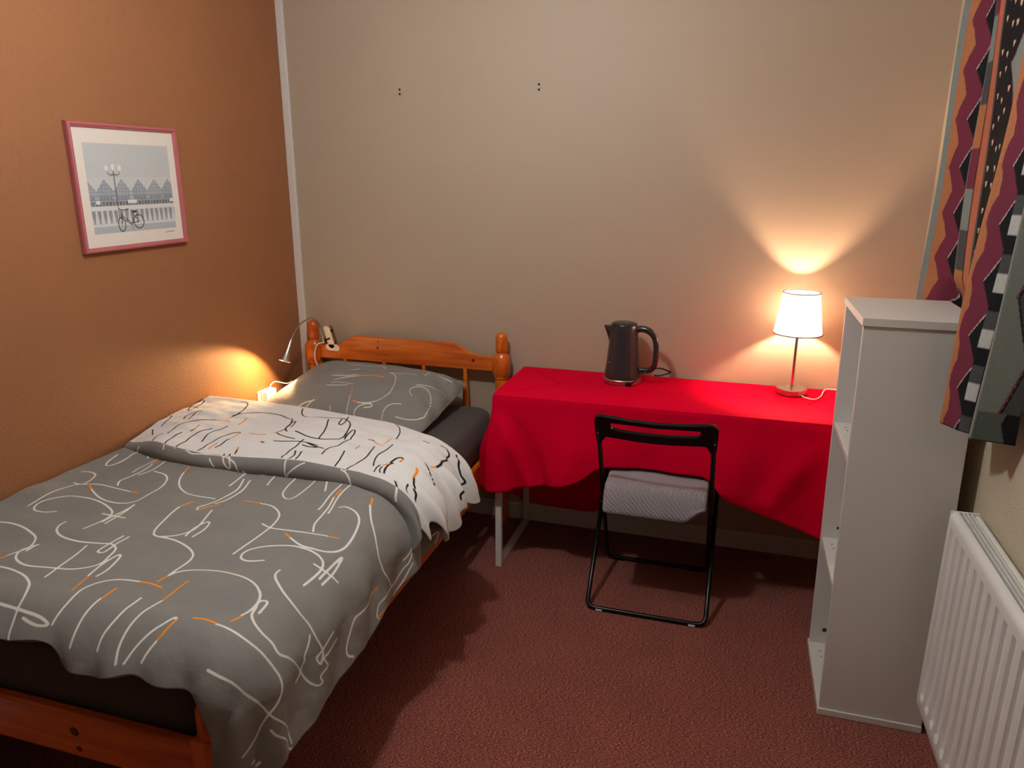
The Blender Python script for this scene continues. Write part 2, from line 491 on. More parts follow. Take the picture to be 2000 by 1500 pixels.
def duvet_surface(I, J):
    """I,J in 0..1 -> cloth coords s,t and xyz"""
    tt = -0.80 + J * (-2.10 + 0.80)
    smax = 1.275 + 0.075 * sst(-1.0, -2.1, tt) + 0.006 * np.sin(tt * 17 + 1) + 0.004 * np.sin(tt * 37)
    s = 0.012 + I * (smax - 0.012)
    tend = TE - (0.118 + 0.02 * np.sin(s * 9 + 0.5) + 0.012 * np.sin(s * 27) + 0.20 * sst(0.98, 1.24, s))
    t = -0.80 + J * (tend + 0.80)
    x, y, z, d = drape(s, t)
    over = sst(0.03, 0.22, d)
    top = 1 - sst(0.0, 0.1, d)
    z = z + top * (0.006 * wob(s, t, 3, 9) + 0.0025 * wob(s, t, 5, 34)) + 0.008 * np.sin(np.clip(s, 0, 1) * 3.1) * top
    side = sst(0.03, 0.15, s - SE); foot = sst(0.02, 0.12, TE - t)
    x = x + side * (0.008 * np.sin(t * 13 + 2 * np.sin(t * 5)) + 0.004 * np.sin(t * 35 + s * 22)) * (0.4 + over)
    y = y + foot * (0.008 * np.sin(s * 19 + 1.0) + 0.005 * np.sin(s * 55 + t * 20)) * (0.4 + over)
    z = z + over * 0.004 * wob(s, t, 8, 60)
    x = np.maximum(x, 0.006)
    return s, t, x, y, z
def flap_surface(I, Q):
    """turned-back top of the duvet; Q 0 = under the head-side fold, 1 = under the lip. returns s,q-length,xyz,is_lip"""
    L = Q * 0.66                                  # running length along the profile
    smax = 1.215 + 0.03 * np.sin(L * 21) - 0.035 * sst(0.44, 0.57, L) + 0.035 * np.exp(-((L - 0.53) / 0.022) ** 2) - 0.05 * sst(0.16, 0.0, L) + 0.010 * np.sin(L * 60)
    s = 0.012 + I * (smax - 0.012)
    yh = -0.672 - 0.05 * sst(0.45, 0.9, s) - 0.10 * sst(0.8, 1.1, s) + 0.02 * np.exp(-((s - 0.3) / 0.2) ** 2)
    yl = np.interp(s, [0, .1, .25, .4, .57, .74, .95, 1.1, 1.2, 1.3], [-1.13, -1.16, -1.20, -1.215, -1.205, -1.19, -1.205, -1.25, -1.265, -1.245])
    # profile: quarter fold (0..0.09), top (0.09..0.56), lip (0.56..0.66)
    a = np.clip(L / 0.09, 0, 1); bq = np.clip((L - 0.09) / 0.47, 0, 1); c = np.clip((L - 0.56) / 0.10, 0, 1)
    hh = 0.062 + 0.012 * sst(0.35, 0.0, s) - 0.004 * sst(0.3, 1.0, s)      # height on the head side
    hl = 0.060 + 0.004 * np.sin(s * 11) - 0.034 * sst(0.20, 0.0, s)
    h = -0.03 + (hh + 0.03) * np.sin(a * np.pi / 2)
    h = np.where(L > 0.09, hh + (hl - hh) * bq + 0.010 * np.sin(bq * np.pi), h)
    y = yh + 0.0 * s - 0.05 * (1 - np.cos(a * np.pi / 2))
    y = np.where(L > 0.09, (yh - 0.05) + (yl - yh + 0.05) * bq, y)
    ca = c * np.pi * 0.93
    h = np.where(L > 0.56, hl * 0.5 + 0.003 + (hl * 0.5 - 0.003) * np.cos(ca), h)
    y = np.where(L > 0.56, yl - 0.026 * np.sin(ca), y)
    hang = sst(0.02, 0.16, s - SE)
    x, yy, z, d = drape(s, y, h, 0.12)
    mid = sst(0.05, 0.15, L) * (1 - sst(0.5, 0.56, L))
    topm = (1 - hang)
    z = z + mid * topm * (0.005 * wob(s, y, 11, 13) + 0.0022 * wob(s, y * 2.2, 12, 40))
    x = x + hang * (0.019 * np.sin(L * 34 + 1.5 * np.sin(s * 9)) + 0.009 * np.sin(L * 88 + s * 14))
    z = z + hang * 0.006 * np.sin(L * 55)
    yy = yy + hang * 0.010 * np.sin(L * 30 + s * 14)
    x = np.maximum(x, 0.006)
    return s, L, x, yy, z
def pillow_surface(U, Vv, top=True):
    """U,V in -1..1 (left-right, front-back)"""
    # outline with slightly drawn-in sides and pointed corners
    px = 0.385 * U * (1 - 0.03 * (1 - Vv ** 2) - 0.05 * np.abs(Vv) ** 6); py = 0.262 * Vv * (1 - 0.04 * (1 - U ** 2) - 0.07 * np.abs(U) ** 6)
    e = np.maximum(1 - np.abs(U) ** 2.6, 0) ** 0.55 * np.maximum(1 - np.abs(Vv) ** 2.6, 0) ** 0.55
    if top: h = 0.108 * e + 0.010 * (1 - sst(0.75, 1.0, np.maximum(abs(U), abs(Vv)))) * wob(U, Vv, 21, 3) + 0.005 * wob(U, Vv, 22, 12) * e
    else: h = -0.035 * e
    crumple = sst(0.72, 0.98, U)
    h = h + crumple * 0.020 * np.sin(Vv * 11 + 1) * e ** 0.5
    a = -0.05
    x = 0.512 + px * math.cos(a) - py * math.sin(a)
    y = -0.335 + px * math.sin(a) + py * math.cos(a)
    z = 0.640 + 0.040 * Vv + 0.012 * Vv ** 2 + h - 0.012 * U
    return x, y, np.maximum(z, 0.578 + 0.004 * (1 if top else 0))
#GEO-END
def sdf_raster(lines, x0, x1, y0, y1, res, clip=0.02):
    nx = int((x1 - x0) / res) + 2; ny = int((y1 - y0) / res) + 2
    D = np.full((ny, nx), clip)
    for L in lines:
        if len(L) > 2: L = catmull(L, 5)
        for p, q in zip(L[:-1], L[1:]):
            i0 = max(0, int((min(p[0], q[0]) - clip - x0) / res)); i1 = min(nx, int((max(p[0], q[0]) + clip - x0) / res) + 2)
            j0 = max(0, int((min(p[1], q[1]) - clip - y0) / res)); j1 = min(ny, int((max(p[1], q[1]) + clip - y0) / res) + 2)
            if i1 <= i0 or j1 <= j0: continue
            X = x0 + np.arange(i0, i1)[None, :] * res; Y = y0 + np.arange(j0, j1)[:, None] * res
            dx, dy = q[0] - p[0], q[1] - p[1]; l2 = dx * dx + dy * dy + 1e-12
            t = np.clip(((X - p[0]) * dx + (Y - p[1]) * dy) / l2, 0, 1)
            dd = np.hypot(X - p[0] - t * dx, Y - p[1] - t * dy)
            D[j0:j1, i0:i1] = np.minimum(D[j0:j1, i0:i1], dd)
    return D, x0, y0, res
def sdf_sample(ras, X, Y):
    D, x0, y0, res = ras; ny, nx = D.shape
    fx = np.clip((X - x0) / res, 0, nx - 1.001); fy = np.clip((Y - y0) / res, 0, ny - 1.001)
    i = fx.astype(int); j = fy.astype(int); u = fx - i; v = fy - j
    return D[j, i] * (1 - u) * (1 - v) + D[j, i + 1] * u * (1 - v) + D[j + 1, i] * (1 - u) * v + D[j + 1, i + 1] * u * v

PRINT = {}
#PRINT-DATA  strokes of the woven print in cloth coordinates (metres)
PRINT['duvet_line'] = [
    [(0.125, -1.729), (0.159, -1.725), (0.212, -1.731), (0.259, -1.746), (0.298, -1.766), (0.323, -1.797), (0.337, -1.829), (0.328, -1.853), (0.322, -1.872)],
    [(0.348, -1.839), (0.341, -1.811), (0.343, -1.799), (0.335, -1.812), (0.331, -1.839), (0.35, -1.868), (0.38, -1.885), (0.419, -1.894), (0.466, -1.89), (0.529, -1.88), (0.564, -1.861), (0.579, -1.836), (0.57, -1.799), (0.556, -1.766), (0.527, -1.749), (0.496, -1.753), (0.435, -1.758), (0.373, -1.751), (0.327, -1.728), (0.303, -1.699), (0.297, -1.674)],
    [(0.47, -1.769), (0.48, -1.813), (0.498, -1.884), (0.503, -1.923)],
    [(0.52, -1.703), (0.52, -1.747), (0.521, -1.781), (0.528, -1.791), (0.543, -1.786), (0.536, -1.74), (0.537, -1.702)],
    [(0.597, -1.889), (0.586, -1.839), (0.585, -1.791), (0.595, -1.792), (0.608, -1.822), (0.619, -1.86), (0.618, -1.887)],
    [(0.347, -1.912), (0.391, -1.915), (0.449, -1.931), (0.493, -1.957), (0.522, -1.989), (0.534, -2.016), (0.542, -2.038), (0.546, -2.06), (0.551, -2.072)],
    [(0.464, -2.012), (0.532, -2.016), (0.595, -2.02), (0.627, -2.029), (0.629, -2.034), (0.607, -2.036), (0.561, -2.028)],
    [(0.641, -2.031), (0.64, -1.986), (0.63, -1.941), (0.645, -1.908), (0.679, -1.883), (0.729, -1.871)],
    [(0.713, -2.061), (0.708, -2.029), (0.703, -1.995), (0.7, -1.955)],
    [(0.786, -2.058), (0.781, -2.03), (0.785, -1.995), (0.783, -1.961), (0.779, -1.925)],
    [(0.843, -2.066), (0.833, -2.042), (0.829, -2.012), (0.83, -1.975), (0.834, -1.919)],
    [(0.86, -2.064), (0.869, -2.037), (0.884, -2.006), (0.898, -1.986), (0.909, -1.969), (0.916, -1.97)],
    [(0.91, -2.017), (0.9, -2.06)],
    [(0.052, -1.385), (0.074, -1.376), (0.108, -1.386), (0.13, -1.42), (0.133, -1.454), (0.111, -1.473), (0.105, -1.513), (0.108, -1.555), (0.11, -1.589), (0.111, -1.626)],
    [(0.096, -1.456), (0.125, -1.46), (0.175, -1.446), (0.228, -1.449), (0.327, -1.469)],
    [(0.187, -1.479), (0.263, -1.526), (0.32, -1.543), (0.368, -1.538), (0.396, -1.512), (0.394, -1.459), (0.387, -1.405), (0.37, -1.367), (0.335, -1.339), (0.279, -1.322)],
    [(0.216, -1.63), (0.186, -1.646), (0.152, -1.643), (0.131, -1.621), (0.129, -1.594), (0.151, -1.562), (0.181, -1.54), (0.244, -1.541), (0.314, -1.559), (0.373, -1.59), (0.4, -1.624), (0.405, -1.661), (0.395, -1.706)],
    [(0.361, -1.611), (0.409, -1.621), (0.448, -1.622)],
    [(0.412, -1.661), (0.408, -1.608), (0.405, -1.538)],
    [(0.427, -1.668), (0.42, -1.613), (0.405, -1.538)],
    [(0.041, -1.226), (0.056, -1.281), (0.078, -1.314), (0.092, -1.296), (0.088, -1.236), (0.086, -1.194), (0.105, -1.18)],
    [(0.139, -1.175), (0.144, -1.197), (0.157, -1.212)],
    [(0.192, -1.161), (0.198, -1.224), (0.197, -1.272), (0.214, -1.34)],
    [(0.213, -1.254), (0.239, -1.326), (0.227, -1.375), (0.22, -1.402), (0.24, -1.433)],
    [(0.226, -1.174), (0.25, -1.265), (0.265, -1.322), (0.25, -1.353)],
    [(0.376, -1.303), (0.418, -1.372), (0.462, -1.413), (0.515, -1.438), (0.595, -1.434)],
    [(0.55, -1.212), (0.569, -1.296), (0.579, -1.349)],
    [(0.583, -1.282), (0.612, -1.354), (0.613, -1.417), (0.603, -1.466), (0.589, -1.497), (0.594, -1.511)],
    [(0.608, -1.284), (0.629, -1.358), (0.63, -1.43), (0.616, -1.461)],
    [(0.637, -1.5), (0.653, -1.556), (0.665, -1.622), (0.652, -1.66), (0.613, -1.678)],
    [(0.541, -1.517), (0.544, -1.565), (0.559, -1.616), (0.581, -1.66), (0.604, -1.677), (0.662, -1.68), (0.714, -1.695), (0.749, -1.717), (0.764, -1.746), (0.772, -1.792), (0.773, -1.832)],
    [(0.674, -1.655), (0.659, -1.6), (0.665, -1.563), (0.679, -1.563), (0.689, -1.602), (0.693, -1.652)],
    [(0.773, -1.832), (0.786, -1.808), (0.818, -1.784), (0.868, -1.766), (0.932, -1.774), (0.982, -1.794), (1.016, -1.821), (1.03, -1.849), (1.032, -1.881), (1.026, -1.905)],
    [(1.003, -1.959), (1.044, -1.962), (1.082, -1.963), (1.114, -1.958), (1.143, -1.955), (1.172, -1.955), (1.195, -1.963), (1.209, -1.988), (1.221, -2.019), (1.226, -2.047), (1.232, -2.083), (1.227, -2.111), (1.216, -2.133)],
    [(1.049, -2.044), (1.082, -2.046), (1.126, -2.039), (1.172, -2.022), (1.22, -2.012), (1.257, -1.991), (1.297, -1.961), (1.333, -1.949)],
    [(1.252, -2.023), (1.277, -2.015), (1.323, -1.98), (1.342, -1.954)],
    [(1.26, -2.1), (1.258, -2.124), (1.252, -2.147)],
    [(1.291, -2.082), (1.288, -2.132)],
    [(1.155, -1.821), (1.167, -1.836), (1.185, -1.861), (1.193, -1.86), (1.199, -1.88), (1.205, -1.88), (1.213, -1.908)],
    [(1.187, -1.754), (1.193, -1.785), (1.197, -1.802), (1.205, -1.824), (1.216, -1.825), (1.224, -1.818), (1.214, -1.809), (1.215, -1.784), (1.215, -1.74)],
    [(1.003, -1.72), (1.004, -1.741), (1.024, -1.767), (1.062, -1.796), (1.105, -1.81), (1.137, -1.809), (1.168, -1.808), (1.199, -1.802), (1.212, -1.808), (1.225, -1.803), (1.24, -1.799), (1.248, -1.828), (1.265, -1.827), (1.266, -1.841), (1.252, -1.854), (1.226, -1.87), (1.196, -1.886), (1.155, -1.912), (1.134, -1.929), (1.112, -1.926), (1.086, -1.924), (1.061, -1.912), (1.043, -1.892), (1.038, -1.871), (1.032, -1.85), (1.039, -1.84), (1.048, -1.844), (1.052, -1.88)],
    [(1.221, -1.561), (1.209, -1.64), (1.237, -1.679), (1.265, -1.702), (1.283, -1.703), (1.298, -1.689)],
    [(1.04, -1.332), (1.074, -1.393), (1.133, -1.443), (1.191, -1.449), (1.263, -1.418)],
    [(1.214, -1.301), (1.24, -1.335), (1.263, -1.396), (1.265, -1.49), (1.283, -1.525), (1.297, -1.521)],
    [(1.237, -1.305), (1.275, -1.351), (1.293, -1.405)],
    [(1.06, -1.243), (1.088, -1.242), (1.128, -1.241), (1.174, -1.249), (1.189, -1.254), (1.203, -1.295), (1.215, -1.341)],
    [(1.189, -1.254), (1.231, -1.255), (1.273, -1.274)],
    [(1.247, -1.122), (1.247, -1.089), (1.279, -1.116)],
    [(0.741, -1.422), (0.788, -1.432), (0.835, -1.466), (0.85, -1.507), (0.856, -1.574), (0.854, -1.637), (0.848, -1.688)],
    [(0.82, -1.528), (0.858, -1.543), (0.902, -1.542), (0.956, -1.539), (1.027, -1.538)],
    [(0.937, -1.575), (0.993, -1.606), (1.039, -1.611), (1.065, -1.587), (1.075, -1.541), (1.068, -1.478), (1.05, -1.418), (1.023, -1.386), (0.988, -1.369), (0.971, -1.377)],
    [(0.94, -1.693), (0.907, -1.704), (0.88, -1.699), (0.87, -1.679), (0.882, -1.653), (0.918, -1.626), (0.969, -1.612), (1.023, -1.621), (1.055, -1.63), (1.07, -1.647), (1.076, -1.682), (1.073, -1.74)],
    [(1.054, -1.659), (1.084, -1.66), (1.121, -1.657)],
    [(1.087, -1.693), (1.085, -1.644), (1.087, -1.583), (1.099, -1.645), (1.099, -1.702)],
    [(0.548, -1.212), (0.569, -1.296), (0.577, -1.341)],
    [(0.579, -1.221), (0.619, -1.232), (0.635, -1.218)],
    [(0.653, -1.213), (0.678, -1.296)],
    [(0.724, -1.21), (0.748, -1.297), (0.765, -1.343), (0.798, -1.372), (0.813, -1.349), (0.816, -1.292), (0.803, -1.225)],
    [(0.848, -1.23), (0.879, -1.296)],
    [(0.903, -1.242), (0.908, -1.321), (0.924, -1.414)],
    [(0.924, -1.32), (0.954, -1.439), (0.961, -1.491), (0.978, -1.528)],
    [(0.928, -1.235), (0.936, -1.316), (0.964, -1.428)],
]
PRINT['duvet_accent'] = [
    [(0.322, -1.872), (0.316, -1.887)],
    [(0.609, -1.947), (0.606, -1.928), (0.601, -1.892)],
    [(0.729, -1.871), (0.76, -1.868), (0.792, -1.873)],
    [(0.702, -1.957), (0.7, -1.914)],
    [(0.834, -1.919), (0.831, -1.873), (0.834, -1.835)],
    [(0.918, -1.972), (0.91, -2.017)],
    [(0.321, -1.467), (0.355, -1.47)],
    [(0.149, -1.45), (0.187, -1.479)],
    [(0.209, -1.202), (0.213, -1.254)],
    [(0.352, -1.249), (0.376, -1.303)],
    [(0.599, -1.511), (0.612, -1.486), (0.631, -1.463)],
    [(0.554, -1.478), (0.541, -1.517)],
    [(0.773, -1.832), (0.765, -1.857)],
    [(1.028, -1.907), (1.021, -1.935)],
    [(0.946, -1.958), (0.97, -1.953), (1.002, -1.956)],
    [(1.222, -1.49), (1.221, -1.561)],
    [(1.029, -1.293), (1.041, -1.329)],
    [(1.291, -1.525), (1.293, -1.49), (1.293, -1.447)],
    [(0.682, -1.415), (0.739, -1.418)],
    [(1.027, -1.538), (1.049, -1.529)],
    [(0.913, -1.558), (0.937, -1.575)],
    [(0.92, -1.273), (0.924, -1.32)],
]
PRINT['flap_line'] = [
    [(0.021, 0.126), (0.037, 0.173), (0.046, 0.227), (0.059, 0.272), (0.04, 0.255), (0.012, 0.205)],
    [(0.012, 0.205), (0.027, 0.208), (0.061, 0.22)],
    [(0.132, 0.287), (0.117, 0.303), (0.143, 0.372)],
    [(0.107, 0.306), (0.1, 0.336), (0.115, 0.369)],
    [(0.026, 0.337), (0.052, 0.385), (0.061, 0.433)],
    [(0.039, 0.463), (0.095, 0.513)],
    [(0.102, 0.57), (0.089, 0.571)],
    [(0.1, 0.594), (0.09, 0.626)],
    [(0.077, 0.622), (0.071, 0.63)],
    [(0.163, 0.5), (0.143, 0.444), (0.151, 0.413), (0.174, 0.384), (0.201, 0.358), (0.237, 0.332)],
    [(0.141, 0.505), (0.13, 0.524), (0.151, 0.566)],
    [(0.23, 0.435), (0.227, 0.451)],
    [(0.275, 0.399), (0.26, 0.427), (0.257, 0.475), (0.269, 0.518), (0.269, 0.549), (0.272, 0.573)],
    [(0.207, 0.475), (0.203, 0.504), (0.21, 0.546), (0.222, 0.574), (0.23, 0.589)],
    [(0.317, 0.366), (0.311, 0.395), (0.295, 0.415), (0.308, 0.466), (0.318, 0.496)],
    [(0.394, 0.393), (0.369, 0.415), (0.362, 0.463), (0.359, 0.505), (0.362, 0.534), (0.358, 0.558)],
    [(0.401, 0.451), (0.402, 0.495), (0.398, 0.521)],
    [(0.173, 0.106), (0.201, 0.111), (0.231, 0.148), (0.263, 0.208), (0.275, 0.261), (0.268, 0.282)],
    [(0.266, 0.279), (0.285, 0.251), (0.313, 0.22), (0.354, 0.189), (0.406, 0.189), (0.458, 0.205), (0.475, 0.208), (0.508, 0.258), (0.535, 0.327), (0.525, 0.36)],
    [(0.556, 0.347), (0.544, 0.341), (0.516, 0.284), (0.513, 0.245), (0.523, 0.255), (0.547, 0.316)],
    [(0.588, 0.348), (0.637, 0.372), (0.693, 0.386)],
    [(0.525, 0.37), (0.58, 0.399), (0.624, 0.41)],
    [(0.561, 0.438), (0.6, 0.431), (0.648, 0.426), (0.692, 0.429), (0.725, 0.436)],
    [(0.656, 0.405), (0.66, 0.459), (0.655, 0.504), (0.666, 0.559)],
    [(0.675, 0.446), (0.698, 0.451), (0.732, 0.45)],
    [(0.675, 0.489), (0.693, 0.53), (0.695, 0.562)],
    [(0.697, 0.491), (0.71, 0.528), (0.717, 0.563)],
    [(0.476, 0.511), (0.493, 0.549)],
    [(0.522, 0.452), (0.535, 0.454)],
    [(0.446, 0.098), (0.468, 0.136), (0.492, 0.16), (0.528, 0.181)],
    [(0.539, 0.18), (0.563, 0.168), (0.606, 0.155), (0.653, 0.153), (0.676, 0.155), (0.706, 0.173), (0.735, 0.218), (0.755, 0.271), (0.771, 0.325), (0.768, 0.352), (0.758, 0.368), (0.724, 0.385), (0.683, 0.384), (0.651, 0.376)],
    [(0.677, 0.124), (0.695, 0.18), (0.711, 0.234), (0.699, 0.234), (0.681, 0.201), (0.668, 0.16)],
    [(0.625, 0.186), (0.678, 0.296), (0.702, 0.381)],
    [(0.782, 0.349), (0.776, 0.309), (0.769, 0.263), (0.776, 0.257), (0.791, 0.291), (0.8, 0.339)],
    [(0.797, 0.344), (0.791, 0.366), (0.795, 0.409), (0.778, 0.435), (0.772, 0.46), (0.774, 0.495)],
    [(0.683, 0.43), (0.716, 0.442), (0.759, 0.454)],
    [(0.83, 0.438), (0.848, 0.503), (0.86, 0.563)],
    [(0.907, 0.351), (0.921, 0.422), (0.917, 0.47), (0.91, 0.511), (0.903, 0.573)],
    [(0.958, 0.294), (0.961, 0.343), (0.953, 0.393), (0.953, 0.43), (0.958, 0.458), (0.971, 0.496)],
    [(0.86, 0.312), (0.875, 0.308), (0.887, 0.313)],
    [(0.865, 0.083), (0.893, 0.104), (0.923, 0.155), (0.935, 0.19), (0.94, 0.229)],
    [(1.028, 0.173), (1.042, 0.171)],
    [(1.063, 0.122), (1.076, 0.107), (1.086, 0.128), (1.099, 0.156), (1.091, 0.218), (1.091, 0.274), (1.091, 0.291)],
    [(1.1, 0.086), (1.12, 0.132), (1.149, 0.145), (1.173, 0.148), (1.157, 0.263), (1.169, 0.278)],
    [(0.989, 0.475), (0.986, 0.501), (0.991, 0.534)],
    [(1.001, 0.481), (1.001, 0.501), (1.011, 0.526)],
    [(1.021, 0.525), (1.015, 0.493), (1.013, 0.456), (1.019, 0.436)],
    [(1.013, 0.438), (1.017, 0.397), (1.024, 0.378), (1.029, 0.385)],
    [(1.076, 0.456), (1.085, 0.485), (1.094, 0.493)],
    [(1.073, 0.332), (1.088, 0.352)],
    [(1.093, 0.358), (1.102, 0.368)],
    [(1.11, 0.37), (1.107, 0.413)],
    [(0.313, 0.567), (0.349, 0.579), (0.392, 0.571), (0.455, 0.569), (0.495, 0.581), (0.521, 0.599), (0.528, 0.618), (0.538, 0.643), (0.549, 0.622), (0.559, 0.643)],
    [(0.461, 0.556), (0.478, 0.595), (0.498, 0.616), (0.502, 0.6), (0.479, 0.553)],
    [(0.424, 0.587), (0.444, 0.614)],
    [(0.689, 0.571), (0.694, 0.607), (0.694, 0.638), (0.705, 0.618), (0.73, 0.595), (0.756, 0.575)],
    [(0.887, 0.573), (0.909, 0.582), (0.926, 0.6), (0.935, 0.627)],
    [(1.053, 0.54), (1.08, 0.61)],
    [(1.08, 0.504), (1.089, 0.544)],
    [(1.095, 0.499), (1.107, 0.503), (1.12, 0.52)],
]
PRINT['flap_accent'] = [
    [(0.113, 0.39), (0.117, 0.423)],
    [(0.237, 0.333), (0.275, 0.328), (0.3, 0.333)],
    [(0.215, 0.395), (0.23, 0.435)],
    [(0.397, 0.395), (0.401, 0.451)],
    [(0.382, 0.491), (0.384, 0.537)],
    [(0.327, 0.276), (0.345, 0.344)],
    [(0.27, 0.283), (0.27, 0.319)],
    [(0.525, 0.36), (0.519, 0.376)],
    [(0.429, 0.389), (0.47, 0.399), (0.498, 0.395)],
    [(0.471, 0.5), (0.478, 0.515)],
    [(0.887, 0.313), (0.907, 0.325), (0.931, 0.328)],
    [(0.929, 0.254), (0.926, 0.307)],
    [(0.855, 0.369), (0.858, 0.41)],
    [(1.091, 0.291), (1.086, 0.312)],
    [(1.03, 0.392), (1.029, 0.413)],
    [(1.012, 0.447), (0.998, 0.471)],
    [(1.065, 0.399), (1.076, 0.458)],
]
PRINT['pillow_line'] = [
    [(-0.121, 0.087), (-0.052, 0.102), (0.015, 0.103), (0.059, 0.09)],
    [(0.095, 0.053), (0.116, 0.047), (0.145, 0.021), (0.16, -0.009), (0.187, -0.092), (0.179, -0.127), (0.162, -0.163), (0.132, -0.187), (0.102, -0.196), (0.079, -0.2)],
    [(0.095, 0.053), (0.157, 0.058), (0.223, 0.081)],
    [(0.243, 0.103), (0.246, 0.159)],
    [(0.267, 0.189), (0.315, 0.188), (0.37, 0.197)],
    [(0.282, 0.155), (0.327, 0.144), (0.36, 0.152)],
    [(0.274, -0.078), (0.256, -0.06), (0.248, -0.021), (0.267, 0.003), (0.296, 0.008), (0.326, -0.011), (0.343, -0.033), (0.357, -0.078), (0.37, -0.151), (0.352, -0.18), (0.321, -0.197), (0.293, -0.207), (0.265, -0.21)],
    [(0.252, 0.008), (0.287, 0.024), (0.327, 0.031), (0.354, 0.048), (0.374, 0.052)],
    [(0.22, -0.241), (0.209, -0.216), (0.21, -0.187), (0.227, -0.162), (0.257, -0.142)],
    [(0.093, -0.247), (0.085, -0.233), (0.096, -0.211), (0.123, -0.195), (0.143, -0.192), (0.149, -0.2), (0.134, -0.207), (0.118, -0.213)],
    [(0.029, -0.169), (0.043, -0.212), (0.054, -0.247)],
    [(-0.034, -0.231), (-0.026, -0.246)],
    [(-0.102, -0.111), (-0.057, -0.095), (-0.001, -0.096)],
    [(-0.11, -0.136), (-0.062, -0.126), (-0.021, -0.109)],
    [(-0.135, -0.053), (-0.07, -0.043), (-0.029, -0.018)],
    [(-0.102, -0.082), (-0.065, -0.052), (-0.012, -0.024)],
    [(-0.148, -0.004), (-0.104, 0.026), (-0.063, 0.063)],
    [(-0.118, -0.219), (-0.159, -0.231), (-0.185, -0.246)],
    [(-0.123, -0.217), (-0.14, -0.239), (-0.146, -0.249)],
]
PRINT['pillow_accent'] = [
    [(0.06, 0.091), (0.057, 0.061), (0.055, 0.022)],
    [(0.079, -0.2), (0.054, -0.196)],
    [(0.016, -0.128), (0.029, -0.169)],
    [(-0.029, -0.018), (0.004, 0.031)],
    [(-0.012, -0.024), (0.095, 0.003)],
]
#PRINT-END

def printed(o, key, X, Y, rect):
    for an, k2 in (('d_line', key + '_line'), ('d_accent', key + '_accent')):
        fattr(o, an, sdf_sample(sdf_raster(PRINT.get(k2, []), *rect, 0.002), X, Y))

duvet = thing('duvet', 'grey duvet printed with white and orange scribbles, top end folded back to white', 'duvet', (0.55, -1.4, 0.58))
NI, NJ = 440, 470
I, J = np.meshgrid(np.linspace(0, 1, NI), np.linspace(0, 1, NJ))
s, t, x, y, z = duvet_surface(I, J)
o = mobj('cover', np.stack([x, y, z], -1).reshape(-1, 3), gridf(NI, NJ), M['duvet_grey'], duvet, smooth=True)
printed(o, 'duvet', s.ravel(), t.ravel(), (-0.02, 1.40, -2.45, -0.75))
so = o.modifiers.new('loft', 'SOLIDIFY'); so.thickness = 0.018; so.offset = -1 if True else 1
NI, NJ = 380, 230
I, Q = np.meshgrid(np.linspace(0, 1, NI), np.linspace(0, 1, NJ))
s, L, x, y, z = flap_surface(I, Q)
o = mobj('turned_back_top', np.stack([x, y, z], -1).reshape(-1, 3), gridf(NI, NJ), [M['duvet_white'], M['duvet_grey']], duvet, smooth=True)
tag(o, 'white reverse side with black and orange scribbles')
printed(o, 'flap', s.ravel(), L.ravel(), (-0.02, 1.40, -0.02, 0.70))
lf = L.reshape(NJ, NI)
mi = (0.5 * (lf[:-1, :-1] + lf[1:, 1:]) > 0.568).astype(np.int32).ravel()
o.data.polygons.foreach_set('material_index', mi)
so = o.modifiers.new('loft', 'SOLIDIFY'); so.thickness = 0.006; so.offset = -1

NU = 150
U, Vv = np.meshgrid(np.linspace(-1, 1, NU), np.linspace(-1, 1, NU))
xt, yt, zt = pillow_surface(U, Vv, True); xb, yb_, zb_ = pillow_surface(U, Vv, False)
zt = np.maximum(zt, zb_)
Vt = np.stack([xt, yt, zt], -1).reshape(-1, 3); Vb = np.stack([xb, yb_, np.minimum(zb_, zt - 0.0)], -1).reshape(-1, 3)
ft = gridf(NU, NU); fb = [[i + NU * NU for i in q[::-1]] for q in ft]
pil = mobj('pillow', np.concatenate([Vt, Vb]), ft + fb, M['pillow_grey'], None, (0.522, -0.32, 0.58), True)
printed(pil, 'pillow', np.concatenate([(U * 0.39).ravel()] * 2), np.concatenate([(Vv * 0.26).ravel()] * 2), (-0.42, 0.42, -0.30, 0.30))
tag(pil, 'grey pillow with thin white scribble print leaning on the pine headboard', 'pillow')

# ------------------------------------------------------------------ desk and tablecloth
DX0, DX1, DY0, DY1, DZ = 1.14, 2.52, -0.468, -0.012, 0.748
desk = thing('desk', 'white desk with square loop legs under the red tablecloth', 'desk', (1.83, -0.24, 0))
MB().box(DX0, DX1, DY0, DY1, DZ - 0.03, DZ).build('tabletop', M['white_lam'], desk, bev=0.002)
def loop_leg(x0):
    wd, tk = 0.026, 0.022
    m = MB()
    ya, yb2 = DY0 + 0.002, -0.024
    o_ = [(ya, 0.0), (yb2, 0.0), (yb2, DZ - 0.03), (ya, DZ - 0.03)]
    i_ = [(ya + tk, tk), (yb2 - tk, tk), (yb2 - tk, DZ - 0.03 - tk), (ya + tk, DZ - 0.03 - tk)]
    V = []
    for xx in (x0, x0 + wd):
        V += [(xx, a, b) for a, b in o_] + [(xx, a, b) for a, b in i_]
    F = []
    for k in range(4):
        k2 = (k + 1) % 4
        F += [[k2, k, 4 + k, 4 + k2], [8 + k, 8 + k2, 12 + k2, 12 + k], [k, k2, 8 + k2, 8 + k], [4 + k2, 4 + k, 12 + k, 12 + k2]]
    m.add(V, F)
    return m.build('leg_frame', M['white_metal'], desk, bev=0.002)
loop_leg(DX0 + 0.004); loop_leg(DX1 - 0.05)

